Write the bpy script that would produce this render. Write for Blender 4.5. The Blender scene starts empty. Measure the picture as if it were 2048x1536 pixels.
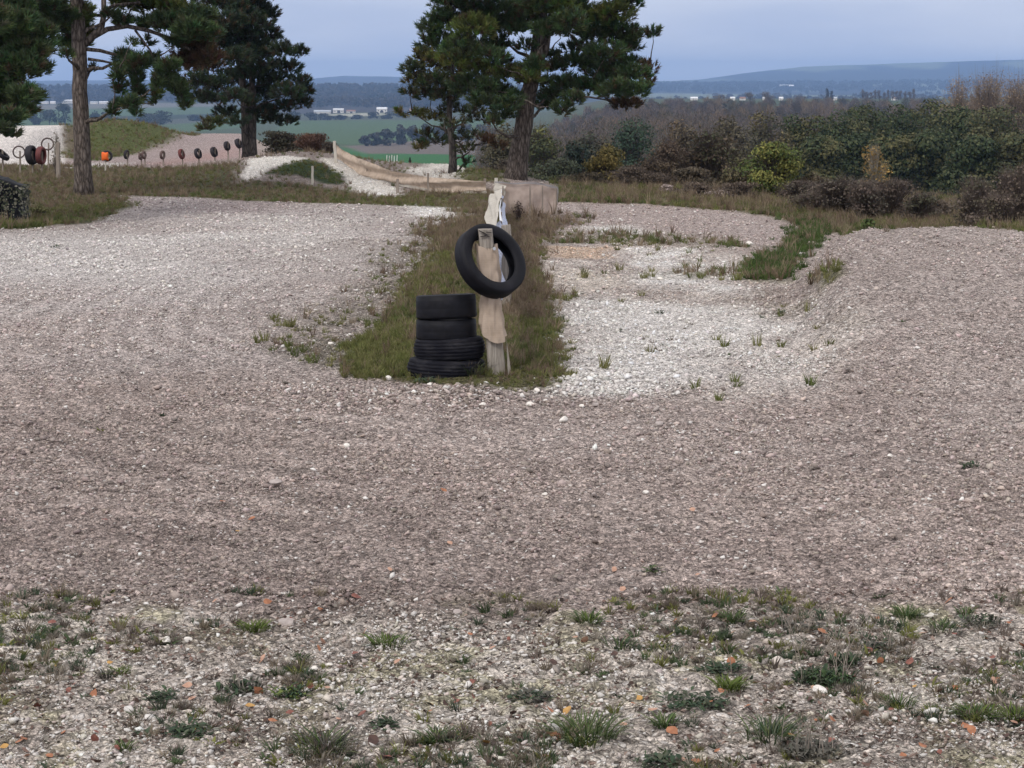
import bpy, math, random
import numpy as np
from mathutils import Vector, Matrix

C = bpy.context.scene.collection
rng = np.random.default_rng(7)
R = math.radians

# ------------------------------------------------------------------ camera, world, sun, exposure
CH = 2.70                       # eye height above the track
FPX = 4200.0                    # focal length in pixels of the 2048 px wide photograph
PITCH = math.atan(608.0 / FPX)
cam = bpy.data.cameras.new("camera")
cam.sensor_width = 36.0
cam.lens = 36.0 * FPX / 2048.0
cam.clip_start = 0.1
cam.clip_end = 40000.0
camo = bpy.data.objects.new("camera", cam)
C.objects.link(camo)
camo.location = (0, 0, CH)
camo.rotation_euler = (math.pi / 2 - PITCH, 0, 0)
bpy.context.scene.camera = camo

SUN_EL, SUN_AZ = R(48), R(215)      # azimuth measured from +Y, clockwise: behind the camera, to the left
world = bpy.data.worlds.new("World")
bpy.context.scene.world = world
world.use_nodes = True
nt = world.node_tree
bg = nt.nodes["Background"]
sky = nt.nodes.new("ShaderNodeTexSky")
sky.sky_type = 'NISHITA'
sky.sun_disc = False
sky.sun_elevation = SUN_EL
sky.sun_rotation = SUN_AZ
sky.air_density = 1.0
sky.dust_density = 2.0
tc = nt.nodes.new("ShaderNodeTexCoord")
mp = nt.nodes.new("ShaderNodeMapping")
mp.inputs['Scale'].default_value = (1.0, 1.0, 5.5)
nz = nt.nodes.new("ShaderNodeTexNoise")
nz.inputs['Scale'].default_value = 3.4
nz.inputs['Detail'].default_value = 6
nz.inputs['Roughness'].default_value = 0.5
cr = nt.nodes.new("ShaderNodeValToRGB")
cr.color_ramp.elements[0].position = 0.40
cr.color_ramp.elements[0].color = (4.1, 4.7, 6.35, 1)
cr.color_ramp.elements[1].position = 0.62
cr.color_ramp.elements[1].color = (5.75, 6.1, 7.2, 1)
sep = nt.nodes.new("ShaderNodeSeparateXYZ")
mr = nt.nodes.new("ShaderNodeMapRange")           # the overcast is brighter towards the zenith
mr.inputs['From Min'].default_value = 0.06
mr.inputs['From Max'].default_value = 0.42
mr.inputs['To Min'].default_value = 0.0
mr.inputs['To Max'].default_value = 1.0
zc = nt.nodes.new("ShaderNodeMix"); zc.data_type = 'RGBA'
zc.inputs[7].default_value = (8.5, 8.35, 8.6, 1)
mix = nt.nodes.new("ShaderNodeMix"); mix.data_type = 'RGBA'
mix.inputs[0].default_value = 0.88
L = nt.links.new
L(tc.outputs['Generated'], mp.inputs['Vector'])
L(mp.outputs[0], nz.inputs['Vector'])
L(nz.outputs['Fac'], cr.inputs[0])
L(tc.outputs['Generated'], sep.inputs[0])
L(sep.outputs['Z'], mr.inputs['Value'])
L(cr.outputs[0], zc.inputs[6])
L(mr.outputs[0], zc.inputs[0])
L(sky.outputs[0], mix.inputs[6])
L(zc.outputs[2], mix.inputs[7])
L(mix.outputs[2], bg.inputs['Color'])
bg.inputs['Strength'].default_value = 0.098

sun = bpy.data.lights.new("sun", 'SUN')
sun.energy = 1.25
sun.angle = R(14)
sun.color = (1.0, 0.97, 0.93)
suno = bpy.data.objects.new("sun", sun)
C.objects.link(suno)
sd = Vector((math.sin(SUN_AZ) * math.cos(SUN_EL), math.cos(SUN_AZ) * math.cos(SUN_EL), math.sin(SUN_EL)))
suno.rotation_euler = sd.to_track_quat('Z', 'Y').to_euler()
suno.location = (0, -5, 20)

vs = bpy.context.scene.view_settings
bpy.context.scene.display_settings.display_device = 'sRGB'
vs.view_transform = 'Standard'
vs.look = 'None'
vs.exposure = 0.46
vs.gamma = 1.0
cy = bpy.context.scene.cycles
cy.use_denoising = True
cy.max_bounces = 6
cy.diffuse_bounces = 3
cy.glossy_bounces = 2
cy.transparent_max_bounces = 8
cy.volume_bounces = 0

# ------------------------------------------------------------------ numeric helpers
def hsh(ix, iy, seed):
    ix = ix.astype(np.int64); iy = iy.astype(np.int64)
    h = (ix * 374761393 + iy * 668265263 + seed * 1442695041) & 0xFFFFFFFF
    h = ((h ^ (h >> 13)) * 1274126177) & 0xFFFFFFFF
    h = (h ^ (h >> 16)) & 0xFFFFFFFF
    return h / 4294967295.0

def vn(x, y, seed=0):
    xi = np.floor(x); yi = np.floor(y)
    fx = x - xi; fy = y - yi
    fx = fx * fx * (3 - 2 * fx); fy = fy * fy * (3 - 2 * fy)
    a = hsh(xi, yi, seed); b = hsh(xi + 1, yi, seed); c = hsh(xi, yi + 1, seed); d = hsh(xi + 1, yi + 1, seed)
    return (a + (b - a) * fx) * (1 - fy) + (c + (d - c) * fx) * fy

def fbm(x, y, oct=4, seed=0):
    s = 0; a = 0.5; t = 0
    for k in range(oct):
        s = s + a * vn(x, y, seed + k * 17); t += a
        x = x * 2.03 + 5.1; y = y * 2.03 + 1.7; a *= 0.5
    return s / t                        # 0..1

def ss(a, b, x):
    t = np.clip((x - a) / (b - a), 0, 1)
    return t * t * (3 - 2 * t)

cp, sp = math.cos(PITCH), math.sin(PITCH)
def proj(X, Y, Z):
    zc_ = Y * cp - (Z - CH) * sp
    yc = Y * sp + (Z - CH) * cp
    return 1024 + FPX * X / zc_, 768 - FPX * yc / zc_

def at(px, py, Y):
    """the point seen at photo pixel px, py at distance Y in front of the camera"""
    dx = (px - 1024) / FPX
    dy = -(py - 768) / FPX
    d = Vector((dx, cp + dy * sp, -sp + dy * cp))
    t = Y / d.y
    return Vector((d.x * t, Y, CH + d.z * t))

# ------------------------------------------------------------------ terrain
BERM = [at(x, y, 2.35 * FPX / (y - 160)).to_2d()[:] for x, y in
        [(1690, 720), (1665, 640), (1640, 585), (1625, 530), (1650, 492), (1700, 478), (2100, 470), (2700, 470), (3600, 700), (2300, 800)]]

def sdpoly(P, X, Y):
    """signed distance, positive inside"""
    P = np.asarray(P, float)
    n = len(P)
    d = np.full(X.shape, 1e18)
    inside = np.zeros(X.shape, bool)
    for i in range(n):
        ax, ay = P[i]; bx, by = P[(i + 1) % n]
        ex, ey = bx - ax, by - ay
        t = np.clip(((X - ax) * ex + (Y - ay) * ey) / (ex * ex + ey * ey + 1e-12), 0, 1)
        dd = (X - ax - t * ex) ** 2 + (Y - ay - t * ey) ** 2
        d = np.minimum(d, dd)
        c = ((ay > Y) != (by > Y)) & (X < (bx - ax) * (Y - ay) / ((by - ay) if by != ay else 1e-9) + ax)
        inside ^= c
    d = np.sqrt(d)
    return np.where(inside, d, -d)

def hfun(X, Y):
    X = np.asarray(X, float); Y = np.asarray(Y, float)
    Ys = np.maximum(Y, 1.0)
    px = 1024 + FPX * X / Ys
    z = 0.10 * (fbm(X * 0.25, Y * 0.25, 3, 3) - 0.5) * ss(6, 30, Y)
    # mounds of the track
    def g(px0, Y0, rx, ry, hgt, p=2.0):
        X0 = (px0 - 1024) / FPX * Y0
        q = np.abs((X - X0) / rx) ** p + np.abs((Y - Y0) / ry) ** p
        return hgt * np.exp(-q)
    # white ramp at the far left
    X1 = (130 - 1024) / FPX * 80
    ramp = 0.92 * ss(67, 80, Y) * (1 - ss(84, 90, Y)) * (1 - ss(X1 - 0.6, X1 + 0.5, X)) * ss(X1 - 16, X1 - 9, X)
    z = z + np.maximum(ramp, g(190, 85, 2.8, 5.5, 0.76, 2.6) + g(280, 88, 2.2, 5, 0.42, 2.4))
    z = z + g(420, 97, 3.5, 7, 0.22)
    z = z + g(560, 62, 2.6, 7.5, 0.40, 2.6) + g(622, 61, 1.6, 5.0, 0.20, 2.4)
    z = z + g(965, 58, 1.0, 3, 0.22) + g(880, 68, 3.0, 4, 0.10)
    z = z + g(1150, 41.5, 0.8, 1.0, 0.13) + g(1000, 42.5, 0.8, 1.2, 0.10)
    # the island round the tyres
    z = z + g(960, 20.5, 0.7, 2.0, 0.06) + g(930, 27, 0.8, 6.0, 0.10)
    # pushed up soil ridge in front of the island
    z = z + 0.05 * np.exp(-((Y - 18.2 - 0.5 * np.sin(X * 1.5)) / 0.35) ** 2) * np.exp(-((X + 0.1) / 1.6) ** 4) * (0.4 + 1.2 * fbm(X * 3, Y * 3, 3, 8))
    # banked edge of the right hand track
    near = (Y < 60) & (Y > 8)
    b = np.zeros(X.shape)
    if near.any():
        b[near] = sdpoly(BERM, X[near], Y[near])
    z = z + 0.55 * ss(-0.40, 0.40, b + 0.18 * (fbm(X * 2.2, Y * 2.2, 3, 9) - 0.5)) * ss(17, 25, Y) * near
    # wheel ruts and clods of the dressed track
    z = z + 0.018 * (fbm(X * 2.3, Y * 1.3, 3, 21) - 0.5) * (1 - ss(60, 100, Y))
    # the hill falls away to the valley
    crest = np.interp(px, [-800, 0, 250, 480, 560, 690, 900, 1000, 1115, 1500, 2048, 2800],
                      [96, 96, 100, 102, 84, 68, 66, 61, 55, 51, 47, 46])
    t = np.maximum(0, Y - crest)
    drop = 0.045 * t + 2.6 * (1 - np.exp(-t / 30)) * ss(0, 6, t)
    right = ss(980, 1250, px)
    spur = -20 - 27 * ss(2600, 3400, Y)
    floor = -47 * (1 - right) + spur * right
    z0 = z * (1 - ss(110, 200, Y)) - drop
    k = 3.0
    far = np.maximum(z0, floor) + 0.0
    m = np.maximum(z0, floor); n_ = np.minimum(z0, floor)
    far = np.where(Y > 110, m + k * np.log1p(np.exp(-(m - n_) / k)) - k * math.log1p(math.exp(0)) * 0, m)
    far = np.where(Y > 110, far, z0)
    # distant hills
    left = 1 - ss(1000, 1250, px)
    w = 1 + 0.25 * (fbm(px / 160.0, Y / 4000.0, 3, 31) - 0.5)
    far = far + left * 24 * ss(4100, 5700, Y) * w
    far = far + (1 - left) * (26 + 12 * ss(1300, 2048, px)) * ss(8000, 9800, Y) * w
    yp = np.interp(px, [-800, 0, 300, 600, 640, 690, 760, 900, 1100, 1340, 1400, 1480, 1600, 1800, 2048, 2900],
                   [160, 162, 160, 160, 156, 151.5, 153, 156, 160, 162, 159, 147, 134, 127, 120, 118])
    zt = CH + (160 - yp) * 13500 / FPX + 4 * (fbm(px / 60.0, Y / 900.0, 4, 33) - 0.5)
    far = far + (zt - far) * ss(10500, 13500, Y)
    return far

def gz(x, y):
    return float(hfun(np.array([x]), np.array([y]))[0])

_T = np.exp(np.linspace(math.log(4), math.log(14500), 2600))
_pc = {}
def G(px, py):
    """where the sight line through a photo pixel meets the ground"""
    k = (px, py)
    if k in _pc: return _pc[k]
    dx = (px - 1024) / FPX; dy = -(py - 768) / FPX
    d = np.array([dx, cp + dy * sp, -sp + dy * cp])
    Y = _T; t = Y / d[1]
    X = d[0] * t; Z = CH + d[2] * t
    g_ = hfun(X, Y)
    hit = np.nonzero(Z <= g_)[0]
    i = hit[0] if len(hit) else len(Y) - 1
    if i > 0 and len(hit):
        a = (Z[i - 1] - g_[i - 1]); b = (g_[i] - Z[i]); f = a / (a + b + 1e-12)
        y = Y[i - 1] + (Y[i] - Y[i - 1]) * f; x = X[i - 1] + (X[i] - X[i - 1]) * f
    else:
        y = Y[i]; x = X[i]
    _pc[k] = (float(x), float(y))
    return _pc[k]

def GP(pts): return [G(*p) for p in pts]
def GV(px, py):
    Y = (CH + 47) * FPX / max(py - 160, 8.0)
    return ((px - 1024) / FPX * Y, Y)

# surface layers: (photo outline on the ground, colour, opacity, edge softness m, edge noise m, noise frequency, green, dry, stones)
TRACK = (0.375, 0.308, 0.275)
CHALK = (0.74, 0.70, 0.66)
LAY = []
def lay(pts, col, op, soft, na, nf, short=0., dry=0., stone=1.0, chalk=0., patch=0.0):
    LAY.append((GP(pts), np.array(col), op, soft, na, nf, short, dry, stone, chalk, patch))

lay([(-300, 470), (0, 452), (260, 400), (560, 400), (900, 425), (850, 500), (770, 570), (600, 650), (300, 690), (-300, 660)], (0.53, 0.475, 0.45), .75, 5.0, 6.0, .35, stone=1.3, chalk=.35)
lay([(-300, 475), (150, 470), (430, 470), (420, 540), (300, 590), (-300, 570)], (0.66, .62, .59), .6, 3.0, 5.0, .5, stone=1.6, chalk=.6)
lay([(560, 435), (720, 440), (700, 500), (540, 500)], CHALK, .5, 2.2, 3.0, .8, stone=1.6, chalk=.7)
lay([(230, 398), (560, 400), (560, 425), (300, 425)], (0.36, .30, .29), .7, .8, 1.0, .6)
lay([(300, 395), (420, 400), (330, 440), (240, 450)], (0.42, .37, .36), .5, .8, 1.0, .6, chalk=.2)
lay([(1500, 470), (2300, 470), (2300, 960), (1750, 900), (1620, 700), (1640, 560)], (0.45, .385, .352), .6, 1.2, 3.0, .6, stone=1.0, chalk=.08)
lay([(560, 790), (1300, 790), (1750, 860), (2100, 960), (1300, 940), (700, 900)], (0.44, .37, .335), .55, .9, 2.0, .8, stone=1.2, chalk=.06)
# right hand: weedy chalk floor
lay([(1125, 790), (1108, 640), (1050, 545), (1060, 478), (1200, 440), (1480, 485), (1545, 590), (1700, 680), (1660, 770), (1400, 800)], (0.56, .49, .44), .9, .7, 1.8, .9, .02, .0, 1.4, .42, .55)
lay([(1125, 775), (1110, 640), (1170, 600), (1450, 610), (1600, 680), (1440, 770), (1250, 785)], (0.72, .68, .64), .95, .9, 1.6, 1.1, stone=3.0, chalk=.92)
lay([(1250, 498), (1400, 495), (1480, 560), (1480, 590), (1300, 580), (1230, 530)], CHALK, .8, .4, 1.2, 1.0, .02, .0, 1.2, .6, .4)
lay([(1080, 530), (1210, 545), (1250, 575), (1150, 585), (1080, 560)], (0.66, .58, .5), .7, .3, .8, 1.0, chalk=.5)
lay([(1085, 492), (1235, 494), (1215, 518), (1110, 515)], (0.58, .42, .30), .75, .3, .6, 1.0, 0, 0, .7, .1)
lay([(1085, 466), (1250, 462), (1475, 478), (1500, 492), (1300, 494), (1085, 486)], (0.15, .135, .085), .75, .6, 2.2, .9, .65, .3, .8, 0, .55)
lay([(1200, 543), (1500, 530), (1560, 560), (1400, 562), (1220, 556)], (0.25, .22, .16), .5, .5, 2.2, .9, .16, .06, 1, 0, .8)
lay([(1060, 575), (1120, 585), (1180, 600), (1130, 612), (1080, 600)], (0.2, .18, .12), .6, .2, .6, 1.2, .5, .2, 1, 0, .4)
lay([(1480, 560), (1640, 590), (1700, 650), (1640, 640), (1500, 600)], (0.27, .23, .19), .6, .4, 1.0, 1.2, .03, .0, 2.4, .1, .3)
# the back right track
lay([(1112, 407), (1300, 411), (1500, 430), (1606, 456), (1570, 490), (1500, 492), (1400, 468), (1250, 455), (1110, 445)], (0.44, .365, .335), 1, .4, .8, .7, stone=.9, chalk=.1)
lay([(1180, 455), (1260, 452), (1300, 470), (1190, 464)], CHALK, .8, .4, .8, 1, chalk=.7, stone=1.5)
# grass on the right
lay([(1112, 360), (1112, 404), (1300, 409), (1500, 428), (1600, 447), (1640, 462), (2050, 464), (2900, 470), (2900, 350)], (0.13, .125, .06), 1, .25, .6, .8, .8, .6, .3)
lay([(1600, 448), (1655, 452), (1640, 478), (1600, 520), (1565, 556), (1505, 560), (1495, 528), (1560, 498)], (0.085, .09, .04), 1, .25, .7, 1.8, 1.3, .25, .2)
lay([(1615, 560), (1670, 535), (1690, 550), (1640, 580)], (0.11, .11, .05), .8, .1, .2, 2, .8, .2, .8)
lay([(1700, 455), (1780, 450), (1780, 466), (1700, 468)], (0.10, .10, .05), .8, .2, .3, 2, .8, .3, .8)
# gravelly fringe and the island
lay([(560, 700), (600, 630), (700, 570), (800, 490), (870, 440), (930, 430), (900, 520), (820, 600), (740, 740), (640, 740)], (0.235, .205, .17), .85, .45, 1.2, 1.2, .14, .05, 3.0, .10, .3)
lay([(960, 775), (718, 752), (702, 712), (758, 650), (815, 575), (872, 500), (880, 440), (920, 400), (1000, 410), (1060, 440), (1075, 520), (1112, 640), (1125, 780)], (0.115, .105, .055), 1, .16, .35, 2.2, 1.15, .3, .3)
lay([(850, 470), (870, 425), (900, 385), (980, 385), (985, 500), (930, 510), (880, 500)], (0.14, .115, .075), .9, .4, .8, 1.2, .4, 1.2, .3)
lay([(1000, 450), (1060, 440), (1150, 445), (1075, 480), (1070, 560), (1110, 640), (1000, 640)], (0.155, .105, .08), .9, .3, .5, 1.4, .25, 1.3, .5)
lay([(1010, 425), (1110, 428), (1160, 430), (1130, 455), (1010, 465)], (0.19, .15, .13), .9, .4, .5, 1.4, .15, .8, .9)
lay([(690, 690), (760, 660), (820, 640), (820, 752), (720, 750)], (0.08, .11, .03), .8, .15, .3, 2, 1.8, .0, .3)
lay([(1050, 640), (1105, 630), (1115, 690), (1060, 700)], (0.08, .11, .03), .8, .15, .3, 2, 1.5, .1, .3)
# left verge and the meadow behind the left track
lay([(-500, 480), (-500, 325), (130, 328), (330, 335), (500, 325), (600, 380), (800, 385), (985, 380), (985, 398), (900, 420), (820, 412), (560, 404), (430, 398), (235, 392), (262, 412), (180, 446), (60, 456)], (0.135, .12, .07), 1, .2, .8, 1, .5, .8, .25)
lay([(-200, 470), (-200, 430), (0, 425), (150, 410), (250, 405), (262, 415), (180, 444), (60, 455)], (0.10, .12, .04), .9, .3, .6, 1.2, 1.2, .2, .3)
lay([(400, 380), (600, 388), (900, 395), (900, 415), (560, 402), (380, 394)], (0.12, .125, .05), .8, .5, .8, 1, 1.0, .2, .3)
lay([(190, 345), (300, 335), (480, 345), (480, 372), (300, 380), (190, 375)], (0.07, .08, .04), .6, .8, 2, .8, .9, .5, .3, 0, .3)
lay([(820, 412), (900, 416), (925, 432), (870, 452), (830, 432)], CHALK, .95, .3, .8, 1.4, stone=2.5, chalk=1.0)
# far left
lay([(-500, 330), (-500, 240), (132, 240), (132, 330)], (0.80, .74, .69), 1, .2, .4, .6, chalk=.9, stone=.5)
lay([(130, 330), (150, 300), (250, 300), (500, 262), (500, 312), (330, 334)], (0.42, .34, .32), 1, .3, .6, .6, stone=.5)
lay([(128, 312), (128, 232), (250, 235), (350, 255), (400, 270), (330, 285), (250, 312), (190, 322), (140, 318)], (0.105, .12, .045), 1, .3, .8, .6, .9, .5, .2)
lay([(132, 300), (132, 240), (170, 246), (170, 300), (150, 318)], (0.17, .13, .10), .8, .3, .5, 1, .1, .4, .6)
lay([(300, 325), (480, 290), (480, 312), (420, 320), (330, 332)], (0.46, .30, .27), .7, .8, 1, .6, stone=.5)
lay([(130, 333), (170, 325), (250, 326), (250, 334), (140, 336)], CHALK, .6, .3, 1, .8, chalk=.6)
# centre mound
lay([(470, 330), (500, 316), (800, 316), (820, 392), (720, 398), (600, 385), (480, 365)], (0.30, .25, .225), 1, .3, .8, 1, .15, .15, .8)
lay([(478, 352), (500, 318), (612, 317), (600, 326), (540, 338), (500, 362), (485, 360)], (0.80, .75, .68), 1, .15, .5, 1.4, stone=1.3, chalk=1.)
lay([(640, 318), (700, 322), (745, 345), (800, 378), (795, 393), (745, 395), (700, 380), (690, 355), (655, 335)], (0.80, .75, .68), 1, .15, .5, 1.4, stone=1.5, chalk=1.)
lay([(530, 347), (575, 328), (610, 318), (650, 328), (680, 350), (690, 372), (650, 368), (600, 352), (560, 350)], (0.045, .065, .03), 1, .12, .4, 1.8, 1.2, .1, .3)
lay([(700, 372), (720, 385), (700, 388), (680, 378)], (0.13, .12, .07), .8, .1, .3, 1.8, .6, .3, .8)
lay([(480, 362), (560, 362), (650, 375), (760, 392), (800, 398), (480, 398)], (0.11, .10, .055), .9, .3, .6, 1.2, .7, .6, .4)
lay([(815, 336), (850, 334), (960, 333), (965, 362), (870, 360), (815, 345)], (0.74, .69, .62), .95, .3, .8, 1.2, .0, .05, 1.2, 1., .25)
lay([(915, 352), (930, 342), (990, 342), (1010, 365), (920, 366)], (0.14, .14, .06), 1, .3, .6, 1.2, .8, .3, .4)
# the foreground verge
lay([(-900, 1225), (200, 1215), (520, 1232), (1000, 1235), (1300, 1215), (1700, 1222), (2950, 1215), (2950, 2400), (-900, 2400)], (0.53, .475, .415), .88, .25, .5, 1.6, .05, .03, 1.6, .42, .2)
# the valley
FG = (0.055, .115, .035); FG2 = (0.075, .12, .05); PLOUGH = (0.155, .125, .10); WOOD = (0.05, .045, .04)
def fld(pts, col, soft=6): LAY.append((GP(pts) if pts[0][0] > 1100 else [GV(*p) for p in pts], np.array(col), 1.0, soft, 8, .01, 0, 0, 0, 0, 0))
fld([(690, 290), (760, 288), (1010, 300), (1010, 345), (690, 345)], (0.035, .13, .02))
fld([(690, 290), (760, 287), (840, 279), (1010, 275), (1010, 309), (800, 305), (740, 305)], PLOUGH)
fld([(560, 240), (700, 239), (1010, 236), (1010, 270), (840, 279), (700, 287), (560, 280)], FG2)
fld([(560, 232), (1010, 228), (1010, 238), (560, 240)], (0.08, .09, .06), 20)
fld([(640, 228), (760, 224), (790, 228), (700, 232)], (0.36, .35, .27), 20)
fld([(560, 228), (560, 205), (1000, 190), (1000, 221), (760, 223)], WOOD, 30)
fld([(-400, 244), (-400, 224), (80, 218), (440, 213), (560, 224), (520, 250), (330, 268), (60, 262)], FG2)
fld([(200, 232), (440, 226), (480, 236), (200, 242)], (0.035, .05, .03), 10)
fld([(320, 238), (440, 233), (460, 240), (330, 248)], (0.08, .09, .075), 10)
fld([(-400, 214), (460, 206), (440, 212), (80, 218), (-400, 222)], (0.16, .15, .12), 20)
fld([(-400, 212), (-400, 170), (640, 168), (1000, 170), (1000, 200), (460, 205)], WOOD, 30)
fld([(1820, 366), (1925, 366), (1935, 405), (1810, 405)], (0.05, .10, .035), 2)
fld([(1110, 370), (1210, 372), (1210, 392), (1110, 392)], (0.055, .10, .035), 1)

def surf(X, Y):
    X = np.asarray(X, float); Y = np.asarray(Y, float)
    n = X.shape
    col = np.empty(n + (3,)); col[:] = TRACK
    # broad tone changes of the dressed soil, and the trace of tyre runs along the track
    v = fbm(X * .35, Y * .18, 4, 51)[..., None]
    col = col * (0.80 + .42 * v)
    st = fbm(X * .5 + 3, Y * 2.6, 3, 57)[..., None]
    col = col * (0.90 + .20 * st)
    short = np.zeros(n); dry = np.zeros(n); stone = np.ones(n); chalk = np.zeros(n) + .03
    px = 1024 + FPX * X / np.maximum(Y, 1)
    crest = np.interp(px, [-800, 0, 480, 560, 690, 900, 1000, 1115, 1500, 2048, 2800],
                      [94, 94, 104, 84, 66, 65, 61, 55, 51, 47, 46])
    hs = ss(crest - 2, crest + 4, Y)[..., None]
    hv = fbm(X * .01, Y * .003, 4, 61)[..., None]
    hill = np.array((0.085, .085, .045)) * (1 - hv) + np.array((.055, .09, .035)) * hv
    ff = ss(3000, 6000, Y)[..., None]
    fv = ss(.45, .55, fbm(X * .0016, Y * .0006, 4, 66))[..., None]
    farc = (np.array((0.03, .03, .028)) * fv + np.array((.17, .19, .12)) * (1 - fv))
    hill = hill * (1 - ff) + farc * ff
    col = col * (1 - hs) + hill * hs
    stone = stone * (1 - hs[..., 0])
    for P, c, op, soft, na, nf, sh_, dr_, stn, ch, patch in LAY:
        PA = np.asarray(P); mg = soft + na + .5
        x0, y0 = PA.min(0) - mg; x1, y1 = PA.max(0) + mg
        m = (X > x0) & (X < x1) & (Y > y0) & (Y < y1)
        if not m.any(): continue
        xs = X[m]; ys = Y[m]
        d = sdpoly(PA, xs, ys) + na * (fbm(xs * nf, ys * nf, 4, 77) - .5)
        a = ss(-soft, soft, d) * op
        if patch > 0:
            a = a * (1 - patch + patch * 1.6 * ss(.42, .62, fbm(xs * 2.1, ys * 1.1, 3, 91)))
            a = np.clip(a, 0, 1)
        col[m] = col[m] * (1 - a)[:, None] + c * a[:, None]
        short[m] = short[m] * (1 - a) + sh_ * a
        dry[m] = dry[m] * (1 - a) + dr_ * a
        stone[m] = stone[m] * (1 - a) + stn * a
        chalk[m] = chalk[m] * (1 - a) + ch * a
    return col, short, dry, stone, chalk

# ------------------------------------------------------------------ scene helpers
def props(o, label=None, cat=None, group=None, kind=None):
    if label: o['label'] = label
    if cat: o['category'] = cat
    if group: o['group'] = group
    if kind: o['kind'] = kind
    return o

def mesh_np(name, V, F, mat, parent=None, col=None, smooth=False, attrs=None):
    """V (n,3), F (m,k) one face size, or a list of such arrays"""
    me = bpy.data.meshes.new(name)
    V = np.asarray(V, np.float32)
    Fs = [np.asarray(f, np.int32) for f in (F if isinstance(F, list) else [F])]
    me.vertices.add(len(V))
    me.vertices.foreach_set('co', V.ravel())
    tot = sum(f.size for f in Fs); nf = sum(len(f) for f in Fs)
    me.loops.add(tot); me.polygons.add(nf)
    me.loops.foreach_set('vertex_index', np.concatenate([f.ravel() for f in Fs]).astype(np.int32))
    sizes = np.concatenate([np.full(len(f), f.shape[1]) for f in Fs])
    st = np.concatenate([[0], np.cumsum(sizes)[:-1]]).astype(np.int32)
    me.polygons.foreach_set('loop_start', st)
    if smooth: me.polygons.foreach_set('use_smooth', np.ones(nf, bool))
    me.update(calc_edges=True)
    if col is not None:
        a = me.color_attributes.new('col', 'FLOAT_COLOR', 'POINT')
        c = np.ones((len(V), 4), np.float32); c[:, :3] = col
        a.data.foreach_set('color', c.ravel())
    if attrs:
        for k, v in attrs.items():
            a = me.attributes.new(k, 'FLOAT', 'POINT'); a.data.foreach_set('value', np.asarray(v, np.float32))
    if mat: me.materials.append(mat)
    o = bpy.data.objects.new(name, me)
    C.objects.link(o)
    if parent is not None: o.parent = parent
    return o

class MB:
    """collects shapes for one mesh"""
    def __init__(s): s.v = []; s.f = []; s.n = 0; s.c = []
    def add(s, v, f, c=None):
        v = [tuple(p) for p in v]
        s.v += v; s.f += [tuple(i + s.n for i in q) for q in f]; s.n += len(v)
        if c is not None: s.c += [c] * len(v)
        return s
    def box(s, cx, cy, cz, sx, sy, sz, rot=None, c=None):
        P = [Vector((x * sx / 2, y * sy / 2, z * sz / 2)) for z in (-1, 1) for y in (-1, 1) for x in (-1, 1)]
        if rot is not None: P = [rot @ p for p in P]
        P = [p + Vector((cx, cy, cz)) for p in P]
        return s.add(P, [(0, 2, 3, 1), (4, 5, 7, 6), (0, 1, 5, 4), (2, 6, 7, 3), (0, 4, 6, 2), (1, 3, 7, 5)], c)
    def tube(s, pts, rad, n=8, caps=True, wob=0, sq=False, c=None):
        pts = [Vector(p) for p in pts]
        if not hasattr(rad, '__len__'): rad = [rad] * len(pts)
        V = []; F = []
        up = Vector((0.13, 1, 0.07))
        for i, p in enumerate(pts):
            a = pts[max(i - 1, 0)]; b = pts[min(i + 1, len(pts) - 1)]
            t = (b - a).normalized()
            u = up.cross(t)
            if u.length < .05: u = Vector((1, 0, 0)).cross(t)
            u.normalize(); w = t.cross(u)
            for k in range(n):
                an = 2 * math.pi * (k + (.5 if sq else 0)) / n
                r = rad[i] * (1 + wob * (random.random() - .5))
                V.append(p + (u * math.cos(an) + w * math.sin(an)) * r)
        for i in range(len(pts) - 1):
            for k in range(n):
                F.append((i * n + k, i * n + (k + 1) % n, (i + 1) * n + (k + 1) % n, (i + 1) * n + k))
        if caps:
            F.append(tuple(range(n - 1, -1, -1))); F.append(tuple((len(pts) - 1) * n + k for k in range(n)))
        return s.add(V, F, c)
    def build(s, name, mat, parent=None, smooth=False):
        me = bpy.data.meshes.new(name)
        me.from_pydata(s.v, [], s.f)
        if s.c:
            a = me.color_attributes.new('col', 'FLOAT_COLOR', 'POINT')
            c = np.ones((len(s.v), 4), np.float32); c[:, :3] = np.array(s.c)
            a.data.foreach_set('color', c.ravel())
        if smooth:
            for p in me.polygons: p.use_smooth = True
        me.update()
        me.materials.append(mat)
        o = bpy.data.objects.new(name, me)
        C.objects.link(o)
        if parent is not None: o.parent = parent
        return o

def empty(name, loc, label, cat, group=None, rz=0):
    o = bpy.data.objects.new(name, None)
    o.empty_display_size = .2
    C.objects.link(o)
    o.location = loc
    o.rotation_euler = (0, 0, rz)
    return props(o, label, cat, group)

# ------------------------------------------------------------------ materials
def mat(name):
    m = bpy.data.materials.new(name); m.use_nodes = True
    t = m.node_tree; b = t.nodes['Principled BSDF']
    b.inputs['Specular IOR Level'].default_value = .25
    return m, t, b

def N(t, ty, **kw):
    n = t.nodes.new(ty)
    for k, v in kw.items(): setattr(n, k, v)
    return n

def coord(t, scale, kind='Object'):
    c = N(t, 'ShaderNodeTexCoord'); m = N(t, 'ShaderNodeMapping')
    m.inputs['Scale'].default_value = scale
    t.links.new(c.outputs[kind], m.inputs['Vector'])
    return m.outputs[0]

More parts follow.
